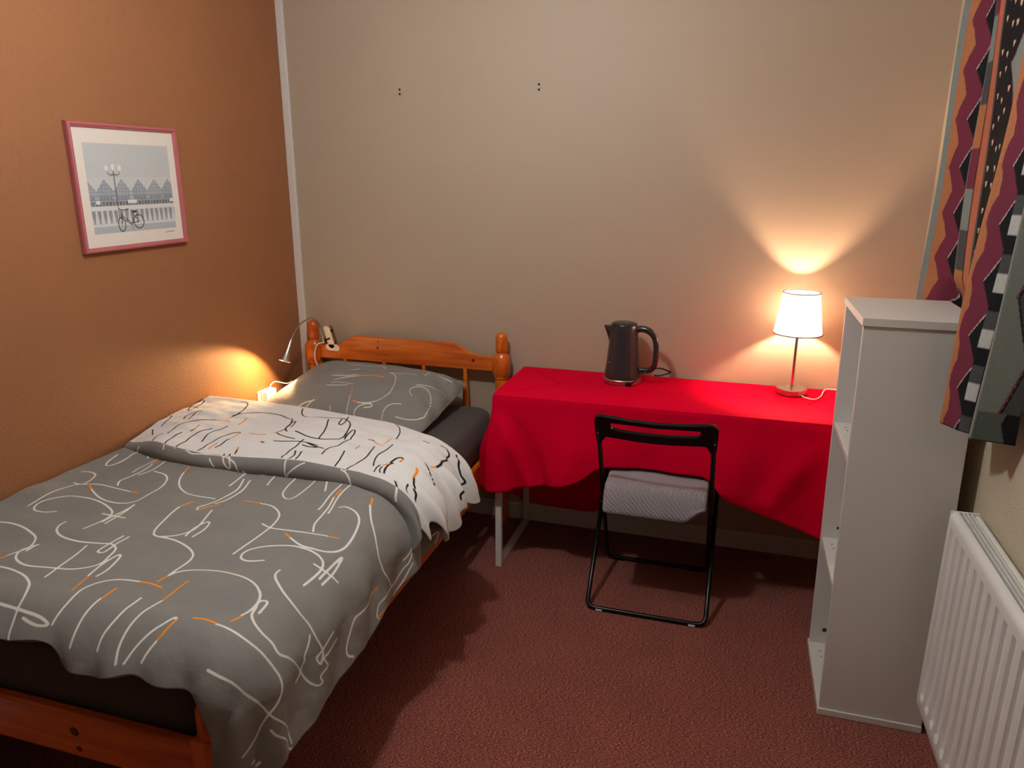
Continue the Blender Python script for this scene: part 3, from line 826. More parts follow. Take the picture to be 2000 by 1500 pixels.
# tablecloth: top, rolled edges, hanging sides with uneven hems
def tablecloth():
    cx0, cx1, cy0, cy1, zt = DX0 - 0.004, DX1 + 0.004, DY0 - 0.004, -0.014, DZ + 0.003
    r = 0.014
    # perimeter path front-left corner -> front -> right -> back -> left (with rounded corners), parameter list of (x,y,nx,ny)
    per = []
    def seg(p, q, n, nrm):
        for k in range(n):
            tq = k / n; per.append((p[0] + (q[0] - p[0]) * tq, p[1] + (q[1] - p[1]) * tq, nrm[0], nrm[1]))
    def cor(c, a0, n=10):
        for k in range(n):
            a = math.radians(a0 + 90 * k / n); per.append((c[0] + r * math.cos(a), c[1] + r * math.sin(a), math.cos(a), math.sin(a)))
    seg((cx0 + r, cy0), (cx1 - r, cy0), 150, (0, -1)); cor((cx1 - r, cy0 + r), 270)
    seg((cx1, cy0 + r), (cx1, cy1 - r), 40, (1, 0)); cor((cx1 - r, cy1 - r), 0)
    seg((cx1 - r, cy1), (cx0 + r, cy1), 100, (0, 1)); cor((cx0 + r, cy1 - r), 90)
    seg((cx0, cy1 - r), (cx0, cy0 + r), 50, (-1, 0)); cor((cx0 + r, cy0 + r), 180)
    per = np.array(per); n = len(per)
    X, Y = per[:, 0], per[:, 1]
    front = np.interp(X, [1.12, 1.2, 1.385, 1.50, 1.56, 1.62, 1.97, 2.03, 2.372, 2.52], [0.345, 0.36, 0.402, 0.44, 0.50, 0.512, 0.512, 0.437, 0.317, 0.27])
    back = np.interp(X, [1.14, 1.25, 1.45, 1.75, 2.1, 2.52], [0.10, 0.088, 0.082, 0.22, 0.40, 0.55])
    left = np.interp(Y, [cy0, -0.30, -0.15, 0], [0.345, 0.30, 0.20, 0.10])
    right = np.interp(Y, [cy0, 0], [0.27, 0.5])
    isf = (per[:, 3] < -0.5); isb = per[:, 3] > 0.5; isl = per[:, 2] < -0.5
    hem = np.where(isf, front, np.where(isb, back, np.where(isl, left, right)))
    for _ in range(6): hem = 0.25 * np.roll(hem, 1) + 0.5 * hem + 0.25 * np.roll(hem, -1)
    NV = 44; rows = []
    cxm, cym = (cx0 + cx1) / 2, (cy0 + cy1) / 2
    arc = np.arange(n) / n
    nrm = per[:, 2:4].copy()
    for _ in range(4): nrm = 0.25 * np.roll(nrm, 1, 0) + 0.5 * nrm + 0.25 * np.roll(nrm, -1, 0)
    # fold pattern: strongest towards the corners
    cornerL = np.exp(-((X - cx0) / 0.10) ** 2)
    fold = 0.010 * np.sin(X * 13 + 0.6) + 0.005 * np.sin(X * 31 + 1)
    fold = np.where(isf, fold - 0.012 * np.exp(-((X - 1.27) / 0.05) ** 2) + 0.022 * np.exp(-((X - 1.17) / 0.05) ** 2) + 0.014 * np.exp(-((X - 1.44) / 0.06) ** 2), 0.004 * np.sin(X * 17 + Y * 9))
    fold = np.where(isl, 0.035 * np.exp(-((Y - (-0.36)) / 0.09) ** 2) + 0.020 + 0.010 * np.sin(Y * 30), fold)
    fold = np.where(isb, 0.0, fold)
    for _ in range(8): fold = 0.25 * np.roll(fold, 1) + 0.5 * fold + 0.25 * np.roll(fold, -1)
    for k in range(NV + 1):
        q = k / NV
        zz = zt - (zt - hem) * q
        roll = np.minimum(1, q * 18)
        drop = (zt - zz)
        off = fold * sst(0.02, 0.30, drop) * 1.4 + np.where(isb, 0, 0.004 * roll)
        dg = X - (cx0 + 0.05 + 0.42 * drop); dr = (cx1 - 0.16 - X) - 0.55 * drop
        amp = sst(0.03, 0.22, drop)
        off = off + np.where(isf, amp * (0.020 * np.exp(-((dg + 0.05) / 0.035) ** 2) - 0.014 * np.exp(-(dg / 0.022) ** 2) + 0.010 * np.exp(-((dg - 0.06) / 0.04) ** 2) + 0.016 * np.exp(-(dr / 0.05) ** 2)) + 0.010 * amp, 0)
        off = np.where(isf, np.maximum(off, -0.0035 + 0.004), off)
        xx = X + nrm[:, 0] * off; yy = Y + nrm[:, 1] * off
        yy = np.minimum(yy, -0.0135)
        # the roll over the desk edge
        if k == 0:
            pass
        rows.append(np.stack([xx, yy, zz - 0.0 * roll], -1))
    # top: rings shrinking to the centre line
    tops = []
    NT = 22
    for k in range(NT):
        q = 1 - k / NT
        fx = cxm + (X - cxm) * (1 - q * 1.0) if False else None
        sc = k / NT
        xx = cxm + (X - cxm) * (0.66 + 0.34 * sc) if False else np.clip(X, cx0 + (1 - sc) * 0.22, cx1 - (1 - sc) * 0.22)
        yy = cym + (Y - cym) * sc
        zz = zt + 0.0016 * (np.sin(xx * 16) * np.sin(yy * 21) + 0.6 * np.exp(-((xx - 1.62) / 0.006) ** 2)) * (1 - sc ** 8) + 0.0006
        zz = zz - 0.0022 * sst(0.9, 1.0, sc)
        tops.append(np.stack([xx, yy, zz], -1))
    allr = tops + rows
    Vv_ = np.concatenate(allr); nr = len(allr)
    F = gridf(n, nr, closed_u=True)
    return Vv_, F
v, f = tablecloth()
tc_ = mobj('tablecloth', v, f, M['redcloth'], None, (1.83, -0.24, DZ + 0.003), True, 80)
sm = tc_.modifiers.new('hem', 'SOLIDIFY'); sm.thickness = 0.0015; sm.offset = 1
tag(tc_, 'bright red tablecloth hanging unevenly over the desk', 'tablecloth')

# ------------------------------------------------------------------ folding chair
CXc = 1.787
chair = thing('folding_chair', 'black folding chair with slotted backrest pushed up to the red-covered desk', 'chair', (CXc, -0.46, 0))
def u_frame(name, hw, yb, yt, zt, hb):
    """tube: up one side, across the floor, up the other side"""
    fl = 0.0095
    p = [(CXc - hw, yt, zt), (CXc - hb, yb, fl), (CXc + hb, yb, fl), (CXc + hw, yt, zt)]
    return MB().tube(fillet(p, 0.035), 0.0086, 12).build(name, M['black_metal'], chair, smooth=True)
u_frame('back_frame', 0.196, -0.258, -0.672, 0.735, 0.206)
u_frame('leg_frame', 0.220, -0.662, -0.262, 0.438, 0.217)
for sgn in (-1, 1):
    for (yb_, hw) in ((-0.258, 0.15), (-0.662, 0.17)):
        MB().tube([(CXc + sgn * hw - 0.012, yb_, 0.006), (CXc + sgn * hw + 0.012, yb_, 0.006)], 0.0098, 10).build('floor_pad', M['white_plastic'] if yb_ < -0.5 else M['black_plastic'], chair, smooth=True)
    MB().tube([(CXc + sgn * 0.196, -0.455, 0.349), (CXc + sgn * 0.222, -0.455, 0.349)], 0.006, 10).build('pivot', M['black_metal'], chair, smooth=True)
# backrest plate with slot, bowed
def backrest():
    ax = Vector((0, -0.414, 0.7255)).normalized()       # up along the back frame
    nv = Vector((0, -0.7255, -0.414)).normalized()      # towards the camera
    base = Vector((CXc, -0.672, 0.735))
    def P(x, wv, n):
        bow = 0.020 * (1 - (x / 0.205) ** 2)
        return base + Vector((x, 0, 0)) + ax * wv + nv * (bow + n)
    H0, H1, hwid = -0.050, 0.062, 0.208
    outer = []
    rc = 0.032
    top = H1
    # go clockwise from top middle
    outer += [(0.0, top), (0.09, top), (hwid - rc, top)]
    outer += [(hwid - rc + rc * math.sin(a), top - rc + rc * math.cos(a)) for a in (0.4, 0.8, 1.2, 1.57)]
    outer += [(hwid, -0.01), (hwid - 0.001, H0), (hwid - 0.004, -0.085), (hwid - 0.016, -0.085), (hwid - 0.019, H0 - 0.005), (hwid - 0.032, H0 + 0.008), (0.12, H0 + 0.012), (0.06, H0 + 0.012), (0, H0 + 0.012)]
    outer = outer + [(-a, b) for a, b in outer[::-1][1:-1]]
    so_ = 0.154; c0, c1 = 0.003, 0.042
    inner = []
    for (a, b) in outer:
        xx = max(-so_, min(so_, a * 0.92)); 
        inner.append((xx, b))
    # inner loop: same count, rounded slot
    mid = (c0 + c1) / 2; rr = (c1 - c0) / 2
    res = []
    for (a, b) in outer:
        ang = math.atan2((b - mid) * 2.6, a)
        # slot as stadium
        L2 = so_ - rr
        dx, dy = math.cos(ang), math.sin(ang)
        if abs(a) < L2 and abs(b - mid) > rr * 0.9: res.append((a, mid + rr * (1 if b > mid else -1)))
        else:
            an = math.atan2(max(-0.05, min(0.05, b - mid)), 0.035)
            res.append(((1 if a > 0 else -1) * (L2 + rr * math.cos(an)), mid + rr * math.sin(an)))
    n = len(outer); V = []
    for nn in (0.006, -0.006):
        V += [P(a, b, nn) for a, b in outer] + [P(a, b, nn) for a, b in res]
    F = []
    for k in range(n):
        k2 = (k + 1) % n
        F += [[k, k2, n + k2, n + k], [2 * n + k2, 2 * n + k, 3 * n + k, 3 * n + k2], [k2, k, 2 * n + k, 2 * n + k2], [n + k, n + k2, 3 * n + k2, 3 * n + k]]
    o = mobj('backrest', V, F, M['black_plastic'], chair)
    bevel(o, 0.0025, 2)
    for sgn in (-1, 1):
        c = P(sgn * 0.199, -0.030, 0.006)
        MB().lathe([(0.004, 0), (0.0035, 0.0015)], c, 10, axis=nv).build('rivet', M['steel'], chair, smooth=True)
backrest()
seat = MB().box(CXc - 0.186, CXc + 0.186, -0.605, -0.235, 0.434, 0.450).build('seat', M['black_plastic'], chair, bev=0.006)

# plush pad folded over the rear edge of the seat
def plush_pad():
    prof = [(-0.26, 0.462), (-0.25, 0.478), (-0.262, 0.494), (-0.33, 0.498), (-0.45, 0.497), (-0.55, 0.496), (-0.588, 0.492), (-0.610, 0.478),
            (-0.622, 0.455), (-0.630, 0.425), (-0.634, 0.400), (-0.628, 0.388), (-0.616, 0.390), (-0.610, 0.410), (-0.6095, 0.44), (-0.607, 0.4525), (-0.56, 0.4525), (-0.40, 0.4525), (-0.28, 0.4525)]
    pr = np.array(catmull(prof, 9, closed=True)); n = len(pr)
    c = pr.mean(0); NX = 150; rows = []
    x0, x1 = CXc - 0.178, CXc + 0.186
    for k in range(NX):
        q = k / (NX - 1); x = x0 + (x1 - x0) * q
        e = min(q, 1 - q) / 0.05; e = math.sqrt(max(0, 1 - (1 - min(1, e)) ** 2))
        yy, zz = pr[:, 0].copy(), pr[:, 1].copy()
        # lower right corner lifts
        lift = 0.05 * float(sst(0.78, 1.0, np.array(q)))
        low = sst(0.45, 0.39, zz)
        zz = zz + lift * low
        w_ = 0.0022 * np.sin((x * 1.0 + zz * 1.2 - yy * 0.9) * 2 * math.pi / 0.0165 + 0.8 * np.sin(x * 90))
        outm = ((pr[:, 0] < -0.612) | (zz > 0.47)) * 1.0
        d = np.stack([yy - (-0.58), zz - 0.43], -1); dn = d / (np.linalg.norm(d, axis=1)[:, None] + 1e-6)
        sh = 0.0 + (1 - e) * 0.012
        yy = yy + dn[:, 0] * (w_ - sh) * outm; zz = zz + dn[:, 1] * (w_ - sh) * outm
        rows.append(np.stack([np.full(n, x), yy, zz], -1))
    F = gridf(n, NX, closed_u=True); F.append(list(range(n))); F.append([(NX - 1) * n + i for i in range(n)][::-1])
    o = mobj('seat_pad', np.concatenate(rows), F, M['plush'], None, (CXc, -0.43, 0.4525), True)
    tag(o, 'grey plush seat pad with wavy pile draped over the chair seat', 'seat pad')
plush_pad()

# ------------------------------------------------------------------ kettle
ZD = DZ + 0.0045
KX, KY = 1.592, -0.140
kettle = thing('electric_kettle', 'dark grey textured electric kettle on the red cloth', 'kettle', (KX, KY, ZD))
MB().lathe([(0.074, 0), (0.0765, 0.002), (0.0765, 0.019), (0.074, 0.022)], (KX, KY, ZD), 48).build('base', M['steel'], kettle, smooth=True, angle=35)
def kettle_body():
    n, mz = 48, 26; V = []
    for j in range(mz):
        q = j / (mz - 1); h = 0.024 + q * 0.216
        r = 0.0735 - 0.0185 * q - 0.003 * math.sin(q * 3.14)
        if j == 0: r -= 0.002
        if j == mz - 1: r -= 0.002
        for k in range(n):
            a = 2 * math.pi * k / n
            rr = r + 0.0009 * math.sin(a * 12 + (j % 4 >= 2) * 3.14) * math.sin(j * 1.57 + 0.6) * (0 < j < mz - 2)
            V.append((KX + rr * math.cos(a), KY + rr * math.sin(a), ZD + h))
    F = gridf(n, mz, True); F.append(list(range(n))[::-1]); F.append([(mz - 1) * n + k for k in range(n)])
    return mobj('body', V, F, M['kettle'], kettle, smooth=True, angle=50)
kettle_body()
MB().lathe([(0.0525, 0.2402), (0.0525, 0.2415), (0.050, 0.246), (0.040, 0.250), (0.02, 0.252), (0.001, 0.2525)], (KX, KY, ZD), 40).build('lid', M['kettle_black'], kettle, smooth=True)
# spout on the left
def spout():
    V = []; a0 = math.radians(187)
    for (h, r, tip, hw) in ((0.235, 0.053, 0.082, 0.022), (0.205, 0.056, 0.070, 0.019), (0.175, 0.059, 0.0605, 0.012), (0.172, 0.058, 0.0595, 0.01)):
        for (rr, ww) in ((r - 0.006, -hw), (tip, -0.002), (tip, 0.002), (r - 0.006, hw)):
            V.append((KX + rr * math.cos(a0) - ww * math.sin(a0), KY + rr * math.sin(a0) + ww * math.cos(a0), ZD + h))
    F = gridf(4, 4) + [[3, 2, 1, 0], [12, 13, 14, 15]]
    for j in range(3): F.append([j * 4 + 3, j * 4, j * 4 + 4, j * 4 + 7])
    mobj('spout', V, F, M['kettle_black'], kettle)
spout()
ha = math.radians(-8)
hp = [(0.048, 0.222), (0.075, 0.228), (0.105, 0.220), (0.128, 0.192), (0.135, 0.155), (0.135, 0.105), (0.128, 0.075), (0.108, 0.060), (0.068, 0.056)]
hp = catmull(hp, 6)
MB().tube([(KX + a * math.cos(ha), KY + a * math.sin(ha), ZD + b) for a, b in hp], [0.0135 if i < 14 else 0.0115 for i in range(len(hp))], 14).build('handle', M['kettle_black'], kettle, smooth=True)
cp = catmull([(1.632, -0.208, ZD + 0.012), (1.645, -0.213, ZD + 0.018), (1.668, -0.20, ZD + 0.040), (1.695, -0.16, ZD + 0.058), (1.735, -0.09, ZD + 0.055), (1.775, -0.035, ZD + 0.030), (1.778, -0.026, ZD + 0.024), (1.768, -0.024, ZD + 0.018), (1.735, -0.022, ZD + 0.006), (1.71, -0.022, ZD + 0.005)], 8)
MB().tube(cp, 0.0032, 8).build('power_cord', M['black_cord'], kettle, smooth=True)
MB().box(1.618, 1.64, -0.222, -0.206, ZD + 0.004, ZD + 0.018).build('cord_inlet', M['black_plastic'], kettle, bev=0.003)
MB().lathe([(0.0035, 0), (0.003, 0.0015), (0.0005, 0.002)], (1.545, -0.1945, ZD + 0.092), 10, axis=(-0.6, -0.8, 0.1)).build('switch_light', M['steel'], kettle, smooth=True)

# ------------------------------------------------------------------ table lamp
LX, LY = 2.253, -0.112
lamp = thing('table_lamp', 'small lit table lamp with white tapered shade and steel stem on the desk', 'lamp', (LX, LY, ZD))
MB().lathe([(0.055, 0), (0.057, 0.002), (0.057, 0.022), (0.055, 0.024), (0.010, 0.0245)], (LX, LY, ZD), 48).build('base', M['steel'], lamp, smooth=True, angle=35)
MB().lathe([(0.0055, 0.024), (0.0055, 0.262)], (LX, LY, ZD), 16).build('stem', M['chrome'], lamp, smooth=True, angle=50)
ZS0, ZS1, RS0, RS1 = 0.993, 1.150, 0.088, 0.0655
sh = MB().lathe([(RS0, ZS0), ((RS0 + RS1) / 2, (ZS0 + ZS1) / 2), (RS1, ZS1)], (LX, LY, 0), 64, cap=False)
sho = sh.build('lamp_shade', M['shade'], lamp, smooth=True)
for (r, z0) in ((RS0, ZS0), (RS1, ZS1)):
    MB().tube([(LX + (r + 0.0005) * math.cos(a), LY + (r + 0.0005) * math.sin(a), z0) for a in np.linspace(0, 2 * math.pi, 65)[:-1]], 0.0024, 8, closed=True).build('trim', M['shade_trim'], sho, smooth=True)
a = math.radians(-112)
MB().tube([(LX + (RS0 + .0005) * math.cos(a), LY + (RS0 + .0005) * math.sin(a), ZS0), (LX + (RS1 + .0005) * math.cos(a), LY + (RS1 + .0005) * math.sin(a), ZS1)], 0.0012, 6).build('seam', M['shade_trim'], sho)
MB().lathe([(0.014, 0), (0.014, 0.045)], (LX, LY, 0.998), 20).build('bulb_holder', M['white_plastic'], lamp, smooth=True, angle=50)
for ang in (30, 150, 270):
    a = math.radians(ang)
    MB().tube([(LX + 0.013 * math.cos(a), LY + 0.013 * math.sin(a), 1.02), (LX + 0.0855 * math.cos(a), LY + 0.0855 * math.sin(a), 1.005)], 0.0012, 6).build('shade_arm', M['chrome'], lamp)
M['bulb_table'] = emit('table lamp bulb glow', (1.0, 0.66, 0.42, 1), TABLE_E)
bp = [(0.005, 1.043), (0.0075, 1.052), (0.0095, 1.060), (0.0095, 1.070), (0.0075, 1.077), (0.003, 1.081), (0.001, 1.0815)]
MB().lathe(bp, (LX, LY, 0), 20).build('bulb', M['bulb_table'], lamp, smooth=True)
cp = catmull([(LX + 0.035, LY - 0.044, ZD + 0.006), (2.30, -0.175, ZD + 0.004), (2.335, -0.185, ZD + 0.003), (2.362, -0.13, ZD + 0.004), (2.378, -0.06, ZD + 0.006), (2.40, -0.03, ZD + 0.006), (2.46, -0.03, ZD + 0.004), (2.515, -0.03, ZD + 0.004)], 8)
MB().tube(cp, 0.0026, 8).build('power_cord', M['white_plastic'], lamp, smooth=True)

# ------------------------------------------------------------------ clip-on reading lamp
clip = thing('clip_lamp', 'lit silver gooseneck reading lamp clipped to the pine headboard', 'lamp', (0.19, -0.085, 0.76))
neck = catmull([(0.178, -0.092, 0.806), (0.174, -0.096, 0.85), (0.170, -0.114, 0.903), (0.168, -0.150, 0.934), (0.168, -0.195, 0.943), (0.169, -0.272, 0.929), (0.170, -0.318, 0.905), (0.170, -0.345, 0.880)], 8)
MB().tube(neck, 0.0036, 10).build('gooseneck', M['chrome'], clip, smooth=True)
hd0 = Vector((0.170, -0.345, 0.880)); hd1 = Vector((0.160, -0.393, 0.792)); hax = (hd1 - hd0).normalized(); hl_ = (hd1 - hd0).length
head = MB().lathe([(0.004, -0.004), (0.006, 0.0), (0.0085, 0.02), (0.012, 0.05), (0.0165, 0.075), (0.023, 0.092), (0.026, hl_), (0.0245, hl_), (0.021, 0.091), (0.012, 0.07)], hd0, 32, axis=hax).build('lamp_head', M['steel'], clip, smooth=True, angle=60)
M['led'] = emit('reading lamp led glow', (1.0, 0.72, 0.4, 1), 30.0)
MB().lathe([(0.021, 0), (0.019, 0.002), (0.001, 0.003)], hd0 + hax * (hl_ - 0.010), 24, axis=hax).build('led_lens', M['led'], clip, smooth=True)
sp = bpy.data.lights.new('reading_spot', 'SPOT'); sp.energy = SPOT_W; sp.color = (1.0, 0.62, 0.26); sp.spot_size = math.radians(146); sp.spot_blend = 0.3; sp.shadow_soft_size = 0.012
spo = bpy.data.objects.new('reading_spot', sp); COL.objects.link(spo)
spo.parent = clip
spo.location = hd0 + hax * (hl_ + 0.004) - Vector((0.19, -0.085, 0.76)); spo.rotation_euler = Vector((-0.505, -0.468, -0.726)).to_track_quat('-Z', 'Y').to_euler()
# the clip: front jaw, rear jaw, spring
def jaw(y0, y1, m, name):
    lean = lambda p: Vector((p.x - (p.z - 0.78) * 0.28, p.y, p.z))
    b = MB()
    o1 = []
    def stadium(cx, cz, hw, hh, n=8):
        r = min(hw, hh); pts = []
        for (sx, sz, a0) in ((1, 1, 0), (-1, 1, 90), (-1, -1, 180), (1, -1, 270)):
            for k in range(n):
                a = math.radians(a0 + 90 * k / (n - 1)); pts.append((cx + sx * (hw - r) + r * math.cos(a), cz + sz * (hh - r) + r * math.sin(a)))
        return pts
    for (cx, cz, hw, hh) in ((0.216, 0.787, 0.034, 0.015), (0.214, 0.836, 0.0145, 0.052)):
        p = stadium(cx, cz, hw, hh); n = len(p)
        b.add([(a, y0, c) for a, c in p] + [(a, y1, c) for a, c in p], [list(range(n)), [n + i for i in range(n)][::-1]] + [[i, n + i, n + (i + 1) % n, (i + 1) % n] for i in range(n)])
    b.xf(lean)
    return b.build(name, m, clip)
jaw(HY - 0.020, HY - 0.012, M['cream_plastic'], 'front_jaw')
jaw(HY + 0.012, HY + 0.020, M['steel'], 'rear_jaw')
MB().tube([(0.200, HY - 0.012, 0.862), (0.200, HY + 0.012, 0.862)], 0.006, 10).build('spring', M['black_metal'], clip, smooth=True)
MB().box(0.178, 0.205, HY - 0.024, HY - 0.019, 0.822, 0.830).xf(lambda p: Vector((p.x, p.y, p.z + (p.x - 0.19) * 0.4))).build('switch', M['black_plastic'], clip)
cp = catmull([(0.178, -0.094, 0.812), (0.150, -0.102, 0.805), (0.138, -0.108, 0.775), (0.136, -0.112, 0.735), (0.150, -0.118, 0.705), (0.178, -0.128, 0.678), (0.16, -0.20, 0.67), (0.10, -0.235, 0.655), (0.075, -0.265, 0.650), (0.06, -0.29, 0.660), (0.045, -0.31, 0.668), (0.030, -0.322, 0.655), (0.022, -0.325, 0.625), (0.022, -0.315, 0.60)], 8)
MB().tube(cp, 0.0026, 8).build('power_cord', M['white_plastic'], clip, smooth=True)
cp = catmull([(0.10, -0.25, 0.60), (0.085, -0.255, 0.635), (0.075, -0.235, 0.650), (0.09, -0.215, 0.645), (0.12, -0.20, 0.63)], 8)
MB().tube(cp, 0.0026, 8).build('power_cord', M['white_plastic'], clip, smooth=True)

# socket and plug-in adapter
sk = thing('wall_socket', 'white wall socket low on the ochre wall beside the pillow', 'socket', (0.0, -0.345, 0.59))
MB().box(0.0, 0.010, -0.392, -0.300, 0.545, 0.637).build('plate', M['white_plastic'], sk, bev=0.003)
MB().lathe([(0.020, 0.0), (0.020, 0.0015)], (0.010, -0.346, 0.591), 24, axis=(1, 0, 0)).build('socket_face', M['cream_plastic'], sk)
ad = thing('plug_adapter', 'white plug adapter in the wall socket glowing under the reading lamp', 'adapter', (0.0115, -0.342, 0.60))
MB().box(0.0117, 0.048, -0.378, -0.306, 0.560, 0.640).build('body', M['white_plastic'], ad, bev=0.006)
MB().box(0.048, 0.066, -0.352, -0.332, 0.585, 0.612).build('plug', M['white_plastic'], ad, bev=0.004)

# ------------------------------------------------------------------ bookshelf
shelf = thing('bookcase', 'tall narrow white bookcase standing sideways at the right wall', 'bookcase', (2.49, -0.835, 0))
SX0, SX1, SY0, SY1, SZ = 2.354, 2.636, -1.015, -0.652, 1.222
lean = lambda p: Vector((p.x - 0.0165 * p.z, p.y, p.z))
tk = 0.016
def board(name, x0, x1, y0, y1, z0, z1, par=None, m='white_lam'):
    return MB().box(x0, x1, y0, y1, z0, z1).xf(lean).build(name, M[m], par or shelf, bev=0.0012)
board('side_panel', SX0 + 0.001, SX1, SY0 + 0.002, SY0 + tk, 0.022, SZ - 0.022)
board('side_panel', SX0 + 0.001, SX1, SY1 - tk, SY1 - 0.001, 0.022, SZ - 0.022)
board('top_panel', SX0 - 0.003, SX1, SY0 - 0.003, SY1 + 0.002, SZ - 0.022, SZ)
board('base_panel', SX0 - 0.003, SX1, SY0 - 0.003, SY1 + 0.004, 0.001, 0.022)
board('back_panel', SX1 - 0.006, SX1 + 0.001, SY0 + tk, SY1 - tk, 0.022, SZ - 0.022)
for zz in (0.423, 0.824):
    b = board('shelf_board', SX0 + 0.004, SX1 - 0.007, SY0 + tk, SY1 - tk, zz - 0.018, zz)
def peg(x, y, z, ax, r=0.0026):
    c = lean(Vector((x, y, z)))
    MB().lathe([(r, 0), (r * .9, 0.0006)], c, 10, axis=ax).build('peg_hole', M['peg'], shelf)
for zz in (0.423, 0.824, 0.022):
    for (dx, dy) in ((0.030, -0.065), (0.032, -0.095), (0.055, -0.065), (0.055, -0.095)):
        peg(SX0 + dx, SY1 + dy, zz + 0.0002, (0, 0, 1))
peg(SX0 + 0.045, SY1 - tk - 0.0002, 0.075, (0, -1, 0), 0.008); peg(SX0 + 0.05, SY1 - tk - 0.0002, 0.40 + 0.06, (0, -1, 0), 0.005)

# ------------------------------------------------------------------ radiator
rad = thing('radiator', 'white ribbed panel radiator with grille top on the right wall', 'radiator', (2.61, -1.6, 0.13))
RY1, RY0, RZ0, RZ1, RFX, RBX = -1.098, -2.10, 0.158, 0.748, 2.584, 2.654
# front panel: ribs as real relief, rolled top
def rad_panel():
    ny = 640; ys = np.linspace(RY1 - 0.004, RY0 + 0.004, ny)
    prof = []   # (depth offset from front plane, z, rib weight)
    ny_ = ny
    zs = [RZ0, RZ0 + 0.006, RZ0 + 0.03, 0.192, 0.194, 0.198, 0.202, 0.206, 0.210, 0.214, 0.30, 0.5, 0.69, 0.7075, 0.709, 0.7105, RZ1 - 0.02, RZ1 - 0.012, RZ1 - 0.004, RZ1, RZ1]
    dep = [0.006, 0.002, 0.0] + [0.0] * 13 + [0.0, 0.0015, 0.006, 0.012, 0.019]
    wt = [0, 0, 0, 0, .08, .28, .5, .7, .9, 1, 1, 1, 1, 1, 1, 0, 0, 0, 0, 0, 0]
    pitch = 0.0525
    V = []
    for zz, d, wq in zip(zs, dep, wt):
        ph = ((RY1 - 0.027 - ys) / pitch) % 1.0
        hw_ = 0.30 * min(1.0, wq + 0.02)
        rib = (1 - sst(hw_ - 0.05, hw_ + 0.03, np.abs(ph - 0.30))) if wq > 0 else 0 * ph
        rib = rib * ((ys < RY1 - 0.022) & (ys > RY0 + 0.022))
        xx = RFX + d + 0.0075 * min(1.0, wq) * rib
        V.append(np.stack([xx, ys, np.full(ny, zz)], -1))
    V = np.concatenate(V); F = gridf(ny, len(zs))
    return mobj('front_panel', V, F, M['radiator'], rad, smooth=True, angle=45)
rad_panel()
MB().box(RBX - 0.016, RBX, RY0, RY1 - 0.004, RZ0, RZ1 - 0.004).build('rear_panel', M['radiator'], rad, bev=0.006)
for (y0, y1) in ((RY1 - 0.005, RY1), (RY0, RY0 + 0.005)):
    MB().box(RFX + 0.001, RBX - 0.001, y0, y1, RZ0 + 0.004, RZ1 + 0.001).build('end_cap', M['radiator'], rad, bev=0.002)
MB().box(RFX + 0.020, RBX - 0.017, RY0 + 0.006, RY1 - 0.006, RZ0 + 0.02, RZ1 - 0.03).build('convector_core', M['rad_dark'], rad)
for k in range(3):
    xx = RFX + 0.0265 + k * 0.0095
    MB().box(xx, xx + 0.0032, RY0 + 0.006, RY1 - 0.006, RZ1 - 0.012, RZ1 - 0.001).build('grille_bar', M['radiator'], rad)
for k in range(4):
    yy = RY1 - 0.06 - k * 0.22
    MB().box(RFX + 0.018, RBX - 0.016, yy - 0.002, yy + 0.002, RZ1 - 0.014, RZ1 - 0.006).build('grille_bridge', M['radiator'], rad)
for yy in (RY1 - 0.15, RY0 + 0.15):
    MB().box(RBX, RX - 0.0005, yy - 0.02, yy + 0.02, RZ0 + 0.08, RZ1 - 0.08).build('wall_bracket', M['radiator'], rad)

